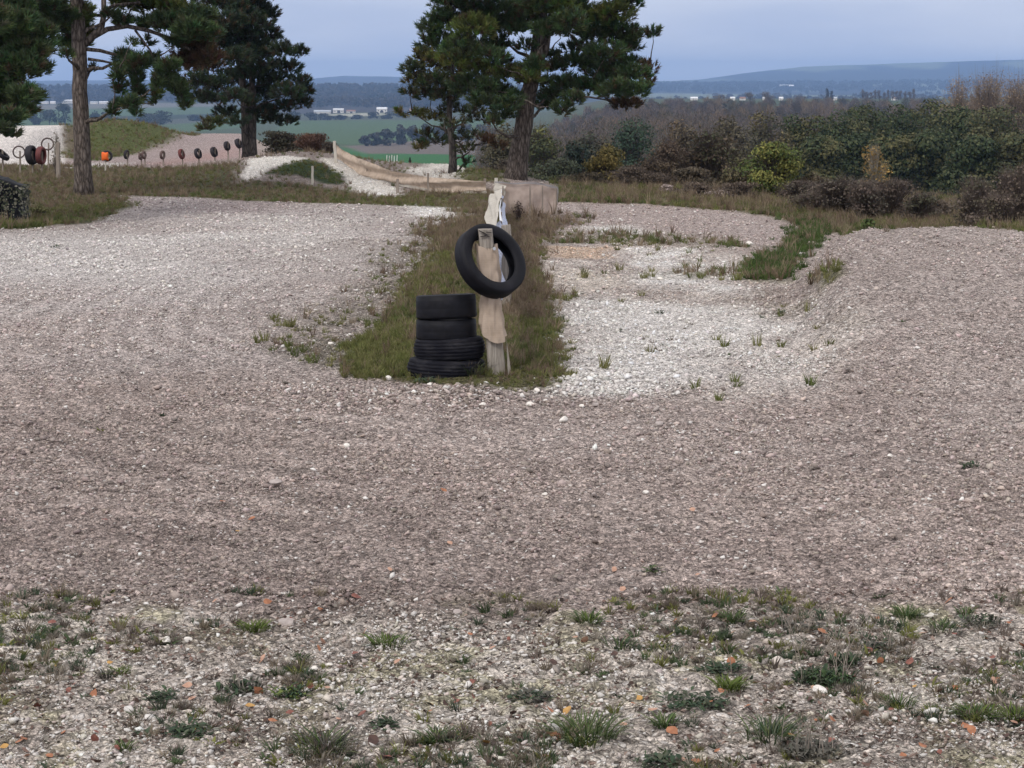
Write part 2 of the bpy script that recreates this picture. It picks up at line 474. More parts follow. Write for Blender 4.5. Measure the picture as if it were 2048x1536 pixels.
def simple(name, c1, c2, scale=(8, 8, 8), rough=.8, nscale=1.0, bump=.3, detail=5, lo=.3, hi=.7, spec=.25, transl=0, bdist=.01):
    m, t, b = mat(name)
    v = coord(t, scale)
    n = N(t, 'ShaderNodeTexNoise'); n.inputs['Scale'].default_value = nscale; n.inputs['Detail'].default_value = detail
    n.inputs['Roughness'].default_value = .65
    r = N(t, 'ShaderNodeValToRGB')
    r.color_ramp.elements[0].position = lo; r.color_ramp.elements[0].color = (*c1, 1)
    r.color_ramp.elements[1].position = hi; r.color_ramp.elements[1].color = (*c2, 1)
    t.links.new(v, n.inputs['Vector']); t.links.new(n.outputs['Fac'], r.inputs[0]); t.links.new(r.outputs[0], b.inputs['Base Color'])
    b.inputs['Roughness'].default_value = rough
    b.inputs['Specular IOR Level'].default_value = spec
    if bump:
        bp = N(t, 'ShaderNodeBump'); bp.inputs['Strength'].default_value = bump; bp.inputs['Distance'].default_value = bdist
        t.links.new(n.outputs['Fac'], bp.inputs['Height']); t.links.new(bp.outputs[0], b.inputs['Normal'])
    return m

def attr_mat(name, kind='GEOMETRY', rough=.85, var=.25, nscale=30., spec=.15, bump=0., transl=0.):
    """colour from the thing's own 'col' attribute, broken up by noise"""
    m, t, b = mat(name)
    a = N(t, 'ShaderNodeAttribute', attribute_type=kind); a.attribute_name = 'col'
    n = N(t, 'ShaderNodeTexNoise'); n.inputs['Scale'].default_value = nscale; n.inputs['Detail'].default_value = 3
    t.links.new(coord(t, (1, 1, 1)), n.inputs['Vector'])
    r = N(t, 'ShaderNodeMapRange'); r.inputs['From Min'].default_value = .3; r.inputs['From Max'].default_value = .7
    r.inputs['To Min'].default_value = 1 - var; r.inputs['To Max'].default_value = 1 + var
    s = N(t, 'ShaderNodeVectorMath', operation='SCALE')
    t.links.new(n.outputs['Fac'], r.inputs['Value']); t.links.new(a.outputs['Color'], s.inputs[0]); t.links.new(r.outputs[0], s.inputs['Scale'])
    t.links.new(s.outputs[0], b.inputs['Base Color'])
    b.inputs['Roughness'].default_value = rough; b.inputs['Specular IOR Level'].default_value = spec
    if bump:
        bp = N(t, 'ShaderNodeBump'); bp.inputs['Strength'].default_value = bump; bp.inputs['Distance'].default_value = .01
        t.links.new(n.outputs['Fac'], bp.inputs['Height']); t.links.new(bp.outputs[0], b.inputs['Normal'])
    if transl:
        tr = N(t, 'ShaderNodeBsdfTranslucent'); mx = N(t, 'ShaderNodeMixShader'); mx.inputs[0].default_value = transl
        out = t.nodes['Material Output']
        t.links.new(s.outputs[0], tr.inputs[0]); t.links.new(b.outputs[0], mx.inputs[1]); t.links.new(tr.outputs[0], mx.inputs[2])
        t.links.new(mx.outputs[0], out.inputs['Surface'])
    return m

def ground_mat():
    m, t, b = mat('ground_soil')
    lk = t.links.new
    a = N(t, 'ShaderNodeAttribute'); a.attribute_name = 'col'
    st = N(t, 'ShaderNodeAttribute'); st.attribute_name = 'chalk'
    co = N(t, 'ShaderNodeTexCoord')
    # warp so that the grit never lines up
    wn = N(t, 'ShaderNodeTexNoise'); wn.inputs['Scale'].default_value = 14; wn.inputs['Detail'].default_value = 3
    lk(co.outputs['Object'], wn.inputs['Vector'])
    wm = N(t, 'ShaderNodeVectorMath', operation='MULTIPLY_ADD')
    wm.inputs[1].default_value = (.05, .05, .05)
    lk(wn.outputs['Color'], wm.inputs[0]); lk(co.outputs['Object'], wm.inputs[2])
    def vor(scale, rnd=1.0):
        v = N(t, 'ShaderNodeTexVoronoi'); v.inputs['Scale'].default_value = scale; v.inputs['Randomness'].default_value = rnd
        lk(wm.outputs[0], v.inputs['Vector']); return v
    v1 = vor(30); v2 = vor(75); v3 = vor(13)
    def gray(v):
        s = N(t, 'ShaderNodeSeparateColor'); lk(v.outputs['Color'], s.inputs[0]); return s
    g1, g2, g3 = gray(v1), gray(v2), gray(v3)
    def mrn(src, a0, a1, b0, b1):
        r = N(t, 'ShaderNodeMapRange'); r.inputs['From Min'].default_value = a0; r.inputs['From Max'].default_value = a1
        r.inputs['To Min'].default_value = b0; r.inputs['To Max'].default_value = b1
        lk(src, r.inputs['Value']); return r.outputs[0]
    def mul(x, y):
        n = N(t, 'ShaderNodeMath', operation='MULTIPLY'); lk(x, n.inputs[0]); lk(y, n.inputs[1]); return n.outputs[0]
    # stone by stone brightness
    f = mul(mrn(g1.outputs[0], 0, 1, .50, 1.42), mrn(g2.outputs[1], 0, 1, .62, 1.34))
    n1 = N(t, 'ShaderNodeTexNoise'); n1.inputs['Scale'].default_value = 5; n1.inputs['Detail'].default_value = 8; n1.inputs['Roughness'].default_value = .75
    lk(co.outputs['Object'], n1.inputs['Vector'])
    f = mul(f, mrn(n1.outputs['Fac'], .3, .7, .78, 1.22))
    ve = N(t, 'ShaderNodeTexVoronoi', feature='DISTANCE_TO_EDGE'); ve.inputs['Scale'].default_value = 24; lk(wm.outputs[0], ve.inputs['Vector'])
    ve2 = N(t, 'ShaderNodeTexVoronoi', feature='DISTANCE_TO_EDGE'); ve2.inputs['Scale'].default_value = 55; lk(wm.outputs[0], ve2.inputs['Vector'])
    f = mul(f, mul(mrn(ve.outputs['Distance'], 0, .11, .50, 1.08), mrn(ve2.outputs['Distance'], 0, .12, .68, 1.06)))
    sc = N(t, 'ShaderNodeVectorMath', operation='SCALE')
    lk(a.outputs['Color'], sc.inputs[0]); lk(f, sc.inputs['Scale'])
    # scattered pale chalk chips, more where the ground is chalky
    thr = mrn(st.outputs['Fac'], 0, 1, .93, .55)
    gt = N(t, 'ShaderNodeMath', operation='GREATER_THAN'); lk(g3.outputs[2], gt.inputs[0]); lk(thr, gt.inputs[1])
    d3 = N(t, 'ShaderNodeMath', operation='LESS_THAN'); lk(v3.outputs['Distance'], d3.inputs[0]); d3.inputs[1].default_value = .30
    near = mul(gt.outputs[0], d3.outputs[0])
    gt2 = N(t, 'ShaderNodeMath', operation='GREATER_THAN'); lk(g1.outputs[2], gt2.inputs[0]); lk(thr, gt2.inputs[1])
    d1 = N(t, 'ShaderNodeMath', operation='LESS_THAN'); lk(v1.outputs['Distance'], d1.inputs[0]); d1.inputs[1].default_value = .42
    near2 = mul(gt2.outputs[0], d1.outputs[0])
    mxm = N(t, 'ShaderNodeMath', operation='MAXIMUM'); lk(near, mxm.inputs[0]); lk(near2, mxm.inputs[1])
    isg = N(t, 'ShaderNodeMath', operation='GREATER_THAN'); lk(st.outputs['Fac'], isg.inputs[0]); isg.inputs[1].default_value = .015
    msk = mul(mul(mxm.outputs[0], isg.outputs[0]), mrn(g2.outputs[0], 0, 1, .4, .9))
    mx = N(t, 'ShaderNodeMix', data_type='RGBA'); mx.inputs[7].default_value = (.78, .73, .68, 1)
    lk(msk, mx.inputs[0]); lk(sc.outputs[0], mx.inputs[6])
    lk(mx.outputs[2], b.inputs['Base Color'])
    b.inputs['Roughness'].default_value = .95
    b.inputs['Specular IOR Level'].default_value = .1
    # relief of clods and chips
    hgt = N(t, 'ShaderNodeMath', operation='ADD')
    i1 = mrn(v1.outputs['Distance'], 0, .6, 1, 0); i2 = mrn(v2.outputs['Distance'], 0, .6, .45, 0); i3 = mrn(v3.outputs['Distance'], 0, .6, .9, 0)
    lk(i1, hgt.inputs[0]); lk(i2, hgt.inputs[1])
    h2 = N(t, 'ShaderNodeMath', operation='ADD'); lk(hgt.outputs[0], h2.inputs[0]); lk(i3, h2.inputs[1])
    h3 = N(t, 'ShaderNodeMath', operation='ADD'); lk(h2.outputs[0], h3.inputs[0]); lk(n1.outputs['Fac'], h3.inputs[1])
    bp = N(t, 'ShaderNodeBump'); bp.inputs['Strength'].default_value = 1.0; bp.inputs['Distance'].default_value = .022
    lk(h3.outputs[0], bp.inputs['Height']); lk(bp.outputs[0], b.inputs['Normal'])
    return m

M_GROUND = ground_mat()
M_STONE = attr_mat('chalk_stone', 'INSTANCER', .9, .22, 60, .1, .5)
M_GRASSI = attr_mat('grass_blades', 'INSTANCER', .75, .30, 25, .15, 0, .25)
M_LEAF = attr_mat('foliage', 'GEOMETRY', .7, .18, 3, .15, 0, .18)
M_NEEDLE = attr_mat('pine_needles', 'GEOMETRY', .6, .15, 3, .2, 0, .08)
M_TWIG = attr_mat('twigs', 'GEOMETRY', .9, .15, 4, .1, 0)
M_ROCK = simple('white_chalk_rock', (.62, .57, .50), (.86, .82, .76), (30, 30, 30), .9, 1, .6)
M_WOODPOST = simple('weathered_wood', (.16, .135, .11), (.40, .36, .31), (60, 60, 4), .85, 1, .9, 6, .32, .68, .2, 0, .004)
M_STAKE = simple('grey_brown_stake', (.17, .135, .11), (.36, .31, .26), (30, 30, 3), .9, 1, .5)
M_PALESTAKE = simple('pale_stake', (.42, .38, .33), (.60, .56, .49), (30, 30, 3), .9, 1, .4)
M_RUBBER = simple('tyre_rubber', (.0032, .0032, .0050), (.0075, .0075, .0115), (10, 10, 10), .62, 1, .25, 6, .35, .7, .2, 0, .004)
M_RUBBER2 = simple('dusty_rubber', (.0055, .0055, .0095), (.026, .025, .029), (7, 7, 22), .8, 1, .35, 8, .45, .85, .15, 0, .004)
def dust(m, c, amt, scale):
    t = m.node_tree; b = t.nodes['Principled BSDF']; src = b.inputs['Base Color'].links[0].from_socket
    n = N(t, 'ShaderNodeTexNoise'); n.inputs['Scale'].default_value = 1; n.inputs['Detail'].default_value = 9; n.inputs['Roughness'].default_value = .7; n.inputs['Distortion'].default_value = .6
    t.links.new(coord(t, scale), n.inputs['Vector'])
    r_ = N(t, 'ShaderNodeMapRange'); r_.inputs['From Min'].default_value = .50; r_.inputs['From Max'].default_value = .78; r_.inputs['To Max'].default_value = amt
    t.links.new(n.outputs['Fac'], r_.inputs['Value'])
    mx = N(t, 'ShaderNodeMix', data_type='RGBA'); mx.inputs[7].default_value = (*c, 1)
    t.links.new(r_.outputs[0], mx.inputs[0]); t.links.new(src, mx.inputs[6]); t.links.new(mx.outputs[2], b.inputs['Base Color'])
dust(M_RUBBER, (.06, .056, .06), .2, (5, 5, 13))
dust(M_RUBBER2, (.10, .095, .095), .4, (4, 4, 16))
M_BARK = None

def bark(name, c1, c2, c3):
    m, t, b = mat(name); lk = t.links.new
    v = N(t, 'ShaderNodeTexVoronoi', feature='DISTANCE_TO_EDGE'); v.inputs['Scale'].default_value = 1
    n = N(t, 'ShaderNodeTexNoise'); n.inputs['Scale'].default_value = 3; n.inputs['Detail'].default_value = 6
    cc = coord(t, (13, 13, 3.2)); lk(cc, n.inputs['Vector'])
    ad = N(t, 'ShaderNodeVectorMath', operation='MULTIPLY_ADD'); ad.inputs[1].default_value = (.7, .7, .7)
    lk(n.outputs['Color'], ad.inputs[0]); lk(cc, ad.inputs[2]); lk(ad.outputs[0], v.inputs['Vector'])
    r = N(t, 'ShaderNodeValToRGB')
    r.color_ramp.elements[0].position = .0; r.color_ramp.elements[0].color = (*c1, 1)
    r.color_ramp.elements[1].position = .38; r.color_ramp.elements[1].color = (*c3, 1)
    e = r.color_ramp.elements.new(.12); e.color = (*c2, 1)
    lk(v.outputs['Distance'], r.inputs[0])
    mx = N(t, 'ShaderNodeMix', data_type='RGBA', blend_type='MULTIPLY'); mx.inputs[0].default_value = .8
    rr = N(t, 'ShaderNodeMapRange'); rr.inputs['From Min'].default_value = .3; rr.inputs['From Max'].default_value = .7
    rr.inputs['To Min'].default_value = .65; rr.inputs['To Max'].default_value = 1.25
    lk(n.outputs['Fac'], rr.inputs['Value']); lk(r.outputs[0], mx.inputs[6]); lk(rr.outputs[0], mx.inputs[7])
    lk(mx.outputs[2], b.inputs['Base Color']); b.inputs['Roughness'].default_value = .95
    bp = N(t, 'ShaderNodeBump'); bp.inputs['Strength'].default_value = 1; bp.inputs['Distance'].default_value = .03
    lk(v.outputs['Distance'], bp.inputs['Height']); lk(bp.outputs[0], b.inputs['Normal'])
    return m
M_BARK = bark('pine_bark', (.045, .036, .03), (.12, .095, .08), (.215, .18, .155))
M_BARK2 = bark('dark_bark', (.03, .026, .024), (.07, .06, .055), (.11, .095, .085))

# ------------------------------------------------------------------ ground: one sheet from behind the camera to the horizon
def ground():
    Y = [-2.0, 0, 1.5, 3, 4.2, 5.2, 5.9, 6.4]
    yp = 1880.0
    while yp > 268:
        Y.append(CH * FPX / (yp - 160)); yp -= 1.9
    y = Y[-1]
    while y < 14600:
        y *= 1.011 if y < 6000 else 1.02
        Y.append(y)
    Y = np.array(sorted(Y))
    a = np.arange(-.255, .2551, .00062)
    e = .255 + np.cumsum(np.geomspace(.001, .03, 44))
    a = np.concatenate([-e[::-1], a, e])
    A, YY = np.meshgrid(a, Y)
    XX = A * (YY + np.where(YY < 60, 3.0 * (1 - ss(30, 60, YY)), 0) * np.abs(A) / .25 + np.where(YY < 6, (6 - YY) * .9, 0))
    ZZ = hfun(XX, YY)
    col, sh_, dr_, stn, ch = surf(XX, YY)
    # clods: real relief close to the camera
    nr = 1 - ss(45, 80, YY)
    cl = fbm(XX * 11, YY * 11, 3, 41)
    cl2 = fbm(XX * 3.1, YY * 3.1, 3, 43)
    grassy = np.clip(sh_ + dr_, 0, 1)
    ZZ = ZZ + nr * (1 - .4 * grassy) * (.040 * (cl - .5) + .028 * (cl2 - .5) + .030 * (fbm(XX * 24, YY * 24, 2, 47) - .5) * (1 - ss(20, 30, YY)))
    # combed wheel lines running round the island
    e = np.hypot(XX + .2, (YY - 27) * .42)
    ru = np.sin(e * 19 + 3.0 * fbm(XX * .8, YY * .4, 3, 101) * 2) * ss(.42, .62, fbm(XX * .45, YY * .25, 3, 103)) * nr * (1 - grassy) * ss(10.8, 12, YY)
    ZZ = ZZ + .010 * ru
    col = col * (1 + .085 * ru)[..., None]
    # moss and humus stains on the verge
    vg = (1 - ss(10.4, 10.9, YY + .5 * (cl2 - .5)))
    ms = ss(.52, .66, fbm(XX * 3.3, YY * 2.0, 4, 71)) * vg * .55
    col = col * (1 - ms[..., None]) + np.array((.30, .285, .15)) * ms[..., None]
    hm = ss(.50, .62, fbm(XX * 2.4 + 9, YY * 2.0, 5, 73)) * vg * .55
    col = col * (1 - hm[..., None]) + np.array((.24, .195, .17)) * hm[..., None]
    sp_ = ss(.56, .64, fbm(XX * 1.7 + 30, YY * 1.7, 5, 75)) * (1 - vg) * (1 - ss(18, 30, YY)) * (1 - grassy) * .25
    col = col * (1 - sp_[..., None]) + np.array((.18, .13, .115)) * sp_[..., None]
    nr_, nc = XX.shape
    idx = np.arange(nr_ * nc).reshape(nr_, nc)
    F = np.stack([idx[:-1, :-1], idx[:-1, 1:], idx[1:, 1:], idx[1:, :-1]], -1).reshape(-1, 4)
    V = np.stack([XX, YY, ZZ], -1).reshape(-1, 3)
    far0 = 1 - ss(110, 160, YY)
    o = mesh_np('ground', V, F, M_GROUND, None, col.reshape(-1, 3), True, {'chalk': (ch * far0).ravel()})
    props(o, kind='structure')
ground()

# ------------------------------------------------------------------ instanced stuff
def proto(name, V, F, m, smooth=False, col=None):
    o = mesh_np(name, V, F, m, None, col, smooth)
    C.objects.unlink(o)
    return o

def ico():
    import bmesh
    bm = bmesh.new(); bmesh.ops.create_icosphere(bm, subdivisions=1, radius=1)
    V = np.array([v.co[:] for v in bm.verts]); F = np.array([[v.index for v in f.verts] for f in bm.faces]); bm.free()
    return V, F

def scatter(name, P, rot, scl, col, idx, protos, label=None, kind='stuff', cat='ground cover'):
    me = bpy.data.meshes.new(name)
    n = len(P)
    me.vertices.add(n); me.vertices.foreach_set('co', np.asarray(P, np.float32).ravel())
    def at_(nm, ty, key, v):
        a = me.attributes.new(nm, ty, 'POINT'); a.data.foreach_set(key, np.ascontiguousarray(v).ravel())
    at_('rotv', 'FLOAT_VECTOR', 'vector', np.asarray(rot, np.float32))
    at_('sclv', 'FLOAT_VECTOR', 'vector', np.asarray(scl, np.float32))
    c = np.ones((n, 4), np.float32); c[:, :3] = col
    at_('col', 'FLOAT_COLOR', 'color', c)
    at_('pick', 'INT', 'value', np.asarray(idx, np.int32))
    o = bpy.data.objects.new(name, me); C.objects.link(o)
    ng = bpy.data.node_groups.new(name + '_nodes', 'GeometryNodeTree')
    ng.interface.new_socket('Geometry', in_out='INPUT', socket_type='NodeSocketGeometry')
    ng.interface.new_socket('Geometry', in_out='OUTPUT', socket_type='NodeSocketGeometry')
    gi = ng.nodes.new('NodeGroupInput'); go = ng.nodes.new('NodeGroupOutput')
    ins = ng.nodes.new('GeometryNodeInstanceOnPoints')
    jn = ng.nodes.new('GeometryNodeGeometryToInstance')
    for p in reversed(protos):
        oi = ng.nodes.new('GeometryNodeObjectInfo'); oi.inputs['Object'].default_value = p
        oi.inputs['As Instance'].default_value = True
        ng.links.new(oi.outputs['Geometry'], jn.inputs[0])
    def na(nm, ty):
        a = ng.nodes.new('GeometryNodeInputNamedAttribute'); a.data_type = ty; a.inputs['Name'].default_value = nm; return a.outputs['Attribute']
    ng.links.new(gi.outputs[0], ins.inputs['Points'])
    ng.links.new(jn.outputs[0], ins.inputs['Instance'])
    ins.inputs['Pick Instance'].default_value = True
    ng.links.new(na('pick', 'INT'), ins.inputs['Instance Index'])
    ng.links.new(na('rotv', 'FLOAT_VECTOR'), ins.inputs['Rotation'])
    ng.links.new(na('sclv', 'FLOAT_VECTOR'), ins.inputs['Scale'])
    ng.links.new(ins.outputs[0], go.inputs[0])
    md = o.modifiers.new('scatter', 'NODES'); md.node_group = ng
    return props(o, label, cat, None, kind)

def rand_fan(n, y0, y1, amax=.30, p=1.0):
    """random ground points in front of the camera, denser close by"""
    u = rng.random(n)
    Y = y0 * (y1 / y0) ** u if p == 1.0 else y0 + (y1 - y0) * u ** p
    X = (rng.random(n) * 2 - 1) * amax * (Y + 1.0)
    return X, Y

IV, IF = ico()
stone_protos = []
for k in range(7):
    import bmesh
    bm = bmesh.new()
    q = rng.normal(size=(11, 3)); q /= np.linalg.norm(q, axis=1, keepdims=True); q *= (.8 + .35 * rng.random((11, 1)))
    for p in q * np.array([1.1, .7 + .25 * rng.random(), .42 + .2 * rng.random()]): bm.verts.new(p)
    bmesh.ops.convex_hull(bm, input=bm.verts); bm.verts.ensure_lookup_table()
    lo_ = [v for v in bm.verts if not v.link_faces]; bmesh.ops.delete(bm, geom=lo_, context='VERTS')
    bm.verts.index_update(); v = np.array([v.co[:] for v in bm.verts]); f = np.array([[x.index for x in f.verts] for f in bm.faces if len(f.verts) == 3]); bm.free()
    v[:, 2] += .12
    stone_protos.append(proto('stone_shape', v, f, M_STONE))

def gravel():
    X, Y = rand_fan(560000, 7.2, 70, .30)
    col, sh_, dr_, stn, ch = surf(X, Y)
    clump = .35 + 1.3 * ss(.35, .7, fbm(X * 1.2, Y * .8, 3, 88))
    vg = 1 - ss(10.4, 11, Y)
    ridge = np.exp(-((Y - 18.1 - .4 * np.sin(X * 1.5)) / .55) ** 2) * np.exp(-((X + .2) / 1.9) ** 4)
    stn = stn + 2.2 * ridge
    keep = rng.random(len(X)) < (stn / 2.6) * clump * (1 - .8 * np.clip(sh_ + dr_, 0, 1)) * (1 - .55 * vg)
    X, Y, col, ch, vg, ridge = X[keep], Y[keep], col[keep], ch[keep], vg[keep], ridge[keep]
    n = len(X)
    s = .0066 * np.exp(rng.normal(0, .46, n)) * (.72 + .034 * np.clip(Y, 8, 40)) * (1 + .9 * ridge * rng.random(n))
    big = rng.random(n) < .008
    s[big] *= 2.0
    s = np.minimum(s, .040)
    r = rng.random(n)
    whit = r < (.018 + .60 * ch + .16 * vg + .12 * ridge)
    b = .62 + 1.0 * rng.random(n) ** 1.2
    c = col * b[:, None]
    c = c * (1 + (rng.random((n, 3)) - .5) * .08)
    cw = np.array((.79, .75, .70)) * (.72 + .44 * rng.random(n))[:, None]
    c = np.clip(np.where(whit[:, None], cw, c), 0, .86)
    Z = hfun(X, Y)
    rot = np.stack([rng.normal(0, .35, n), rng.normal(0, .35, n), rng.random(n) * 6.3], -1)
    S = np.stack([s, s, s], -1)
    scatter('gravel', np.stack([X, Y, Z + s * .25 + .004], -1), rot, S, c, rng.integers(0, 7, n), stone_protos,
            'loose chalk gravel and clods strewn over the track', 'stuff', 'gravel')
gravel()

def tuft(nb, h, spread, w, bend, seed, seedheads=0):
    g = np.random.default_rng(seed)
    V = []; F = []
    for i in range(nb):
        an = g.random() * 6.283; r0 = spread * .35 * g.random() ** .5
        hh = h * (.45 + .75 * g.random()); lean = bend * (.2 + g.random())
        d = np.array([math.cos(an), math.sin(an), 0]); sd_ = np.array([-d[1], d[0], 0])
        tw = g.random() * 3.14; sd_ = sd_ * math.cos(tw) + d * math.sin(tw)
        b0 = d * r0
        k = len(V); ww = w * (.7 + .6 * g.random())
        for j, t in enumerate((0, .35, .7, 1.0)):
            c = b0 + d * (lean * hh * t ** 1.8) + np.array([0, 0, hh * (t - .25 * lean * t * t)])
            if j < 3:
                q = ww * (1, .9, .6)[j]
                V += [c - sd_ * q, c + sd_ * q]
            else: V.append(c)
        F += [(k, k + 1, k + 3), (k, k + 3, k + 2), (k + 2, k + 3, k + 5), (k + 2, k + 5, k + 4), (k + 4, k + 5, k + 6)]
    return np.array(V), np.array(F)

gp = []
for k in range(3): gp.append(proto('grass_shape', *tuft(30, .085, .10, .0042, .8, 100 + k), M_GRASSI))        # short
for k in range(3): gp.append(proto('grass_shape', *tuft(26, .125, .11, .0042, .6, 200 + k), M_GRASSI))       # medium
for k in range(3): gp.append(proto('grass_shape', *tuft(15, .21, .11, .0036, .5, 300 + k), M_GRASSI))       # tall and dry
for k in range(2): gp.append(proto('grass_shape', *tuft(16, .05, .10, .011, 1.6, 400 + k), M_GRASSI))        # flat weed rosettes

def grass():
    X, Y = rand_fan(190000, 10.9, 105, .31)
    col, sh_, dr_, stn, ch = surf(X, Y)
    fine = fbm(X * 1.6, Y * 1.2, 3, 93)
    d = (sh_ + dr_)
    keep = rng.random(len(X)) < np.clip(d * .55 * (.35 + 1.2 * fine), 0, 1)
    X, Y, sh_, dr_, fine = X[keep], Y[keep], sh_[keep], dr_[keep], fine[keep]
    n = len(X)
    isdry = rng.random(n) < dr_ / (sh_ + dr_ + 1e-6)
    u = rng.random(n)
    idx = np.where(isdry, np.where(u < .45, rng.integers(3, 6, n), rng.integers(6, 9, n)),
                   np.where(u < .72, rng.integers(0, 3, n), rng.integers(3, 6, n)))
    g1 = np.array((.125, .145, .042)); g2 = np.array((.205, .190, .082)); g3 = np.array((.075, .11, .035))
    d1 = np.array((.27, .215, .145)); d2 = np.array((.155, .105, .075))
    a = rng.random((n, 1)); bf = fbm(X * .8, Y * .5, 3, 95)[:, None]
    cg = g1 * (1 - a) + g2 * a; cg = cg * (1 - .5 * (bf > .55)) + g3 * .5 * (bf > .55)
    cd = d1 * a + d2 * (1 - a)
    c = np.where(isdry[:, None], cd, cg) * (.75 + .5 * rng.random((n, 1)))
    # grass far right and in the green corner is fresher
    px = 1024 + FPX * X / Y
    fresh = ((px > 1490) & (px < 1665) & (Y > 26) & (Y < 42) & ~isdry)
    c[fresh] = (np.array((.095, .135, .04)) * a[fresh] + np.array((.06, .10, .03)) * (1 - a[fresh])) * (.7 + .6 * rng.random((fresh.sum(), 1)))
    s = (.75 + .5 * rng.random(n)) * (1 + .012 * np.clip(Y - 15, 0, 60))
    isl = (Y < 40) & (px > 600) & (px < 1150)
    s = s * np.where(isl, .68, 1) * np.where((Y > 40) & (px < 1000), .55, 1) * np.where((Y > 30) & (px > 1110), .8, 1) * np.where(isl & (Y < 18.8), .45, 1)
    Z = hfun(X, Y)
    rot = np.stack([rng.normal(0, .12, n), rng.normal(0, .12, n), rng.random(n) * 6.3], -1)
    scatter('grass', np.stack([X, Y, Z - .004], -1), rot, np.stack([s, s, s * (.7 + .5 * rng.random(n))], -1), c, idx, gp,
            'rough green and straw coloured grass on the island and banks', 'stuff', 'grass')
grass()

def weeds():
    """sparse moss, weed rosettes and dead bits over the verge"""
    X, Y = rand_fan(9500, 7.0, 10.9, .32)
    cl = fbm(X * 2.2, Y * 1.6, 4, 97)
    keep = rng.random(len(X)) < ss(.50, .68, cl) * .8 + .03
    X, Y = X[keep], Y[keep]
    X2, Y2 = rand_fan(3000, 16, 45, .31)
    col, s2, d2, st2, ch2 = surf(X2, Y2)
    k2 = (rng.random(len(X2)) < ch2 * .10)
    nn = len(X)
    X = np.concatenate([X, X2[k2]]); Y = np.concatenate([Y, Y2[k2]])
    n = len(X)
    u = rng.random(n)
    idx = np.where(u < .35, rng.integers(9, 11, n), np.where(u < .9, rng.integers(0, 3, n), rng.integers(3, 6, n)))
    pal = np.array([(.075, .105, .05), (.07, .095, .06), (.16, .165, .05), (.20, .165, .12), (.15, .12, .10), (.24, .21, .17)])
    c = pal[rng.integers(0, 6, n)] * (.7 + .6 * rng.random((n, 1)))
    s = .30 + .50 * rng.random(n); s[nn:] *= 1.0
    Z = hfun(X, Y)
    rot = np.stack([rng.normal(0, .15, n), rng.normal(0, .15, n), rng.random(n) * 6.3], -1)
    scatter('ground_cover', np.stack([X, Y, Z], -1), rot, np.stack([s, s, s * .8], -1), c, idx, gp,
            'low moss, clover and dead wisps between the stones of the verge', 'stuff', 'ground cover')
weeds()

lv = np.array([(0, -1, .05), (.5, -.3, .16), (.35, .5, .1), (0, 1, .25), (-.4, .45, .12), (-.5, -.4, .2)]); lf = np.array([(0, 1, 5), (1, 4, 5), (1, 2, 4), (2, 3, 4)])
tw_ = np.array([(-1, 0, .02), (-.3, .06, .08), (.4, -.05, .05), (1, .1, .16), (-1, .03, .05), (-.3, .10, .11), (.4, 0, .08), (1, .12, .18), (-.3, .02, .13), (.4, -.03, .11)])
tf = np.array([(0, 1, 5), (0, 5, 4), (1, 2, 6), (1, 6, 5), (2, 3, 7), (2, 7, 6), (4, 5, 8), (5, 6, 9), (5, 9, 8), (6, 7, 9)])
lpro = [proto('litter_shape', lv, lf, M_GRASSI), proto('litter_shape', lv * np.array([1.2, .8, 2.2]), lf, M_GRASSI), proto('litter_shape', tw_, tf, M_GRASSI)]
def litter():
    X, Y = rand_fan(30000, 7.0, 11.2, .32)
    keep = rng.random(len(X)) < ss(.36, .62, fbm(X * 2.6, Y * 2.0, 4, 99)) * .8 + .06
    X, Y = X[keep], Y[keep]
    X2, Y2 = rand_fan(1500, 11, 20, .3)
    X = np.concatenate([X, X2]); Y = np.concatenate([Y, Y2]); n = len(X)
    pal = np.array([(.075, .048, .038), (.13, .085, .07), (.20, .13, .105), (.045, .034, .028), (.27, .20, .165), (.22, .20, .17), (.10, .085, .07)])
    c = pal[rng.integers(0, 7, n)] * (.7 + .6 * rng.random((n, 1)))
    idx = np.where(rng.random(n) < .62, rng.integers(0, 2, n), 2)
    s = np.where(idx == 2, .018 + .035 * rng.random(n), .006 + .014 * rng.random(n))
    s = np.where(Y > 11, s * .7, s)
    rot = np.stack([rng.normal(0, .35, n), rng.normal(0, .35, n), rng.random(n) * 6.3], -1)
    scatter('leaf_litter', np.stack([X, Y, hfun(X, Y) + .008], -1), rot, np.stack([s, s, s], -1), c, idx, lpro,
            'dead leaf scraps and bits of twig between the stones', 'stuff', 'leaf litter')
litter()

# ------------------------------------------------------------------ foliage builders
def rand_dirs(n, g, up=0.0):
    v = g.normal(size=(n, 3)); v[:, 2] += up
    return v / np.linalg.norm(v, axis=1, keepdims=True)

def leaf_quads(Pc, Nn, size, g, asp=.6):
    """one diamond leaf at every centre Pc, facing Nn"""
    n = len(Pc)
    t = np.cross(Nn, g.normal(size=(n, 3))); t /= np.linalg.norm(t, axis=1, keepdims=True) + 1e-9
    b = np.cross(Nn, t)
    s = (size * (.6 + .8 * g.random(n)))[:, None]
    V = np.stack([Pc - t * s, Pc + b * s * asp, Pc + t * s, Pc - b * s * asp], 1).reshape(-1, 3)
    F = np.arange(n * 4).reshape(n, 4)
    return V, F

def blades(P0, P1, w, g):
    """thin tapering three sided blade from P0 to P1 (two crossed triangles)"""
    n = len(P0)
    d = P1 - P0
    t = np.cross(d, g.normal(size=(n, 3))); t /= np.linalg.norm(t, axis=1, keepdims=True) + 1e-9
    w = np.broadcast_to(np.asarray(w, float), (n,))[:, None]
    V = np.stack([P0 - t * w, P0 + t * w, P1], 1).reshape(-1, 3)
    F = np.arange(n * 3).reshape(n, 3)
    return V, F

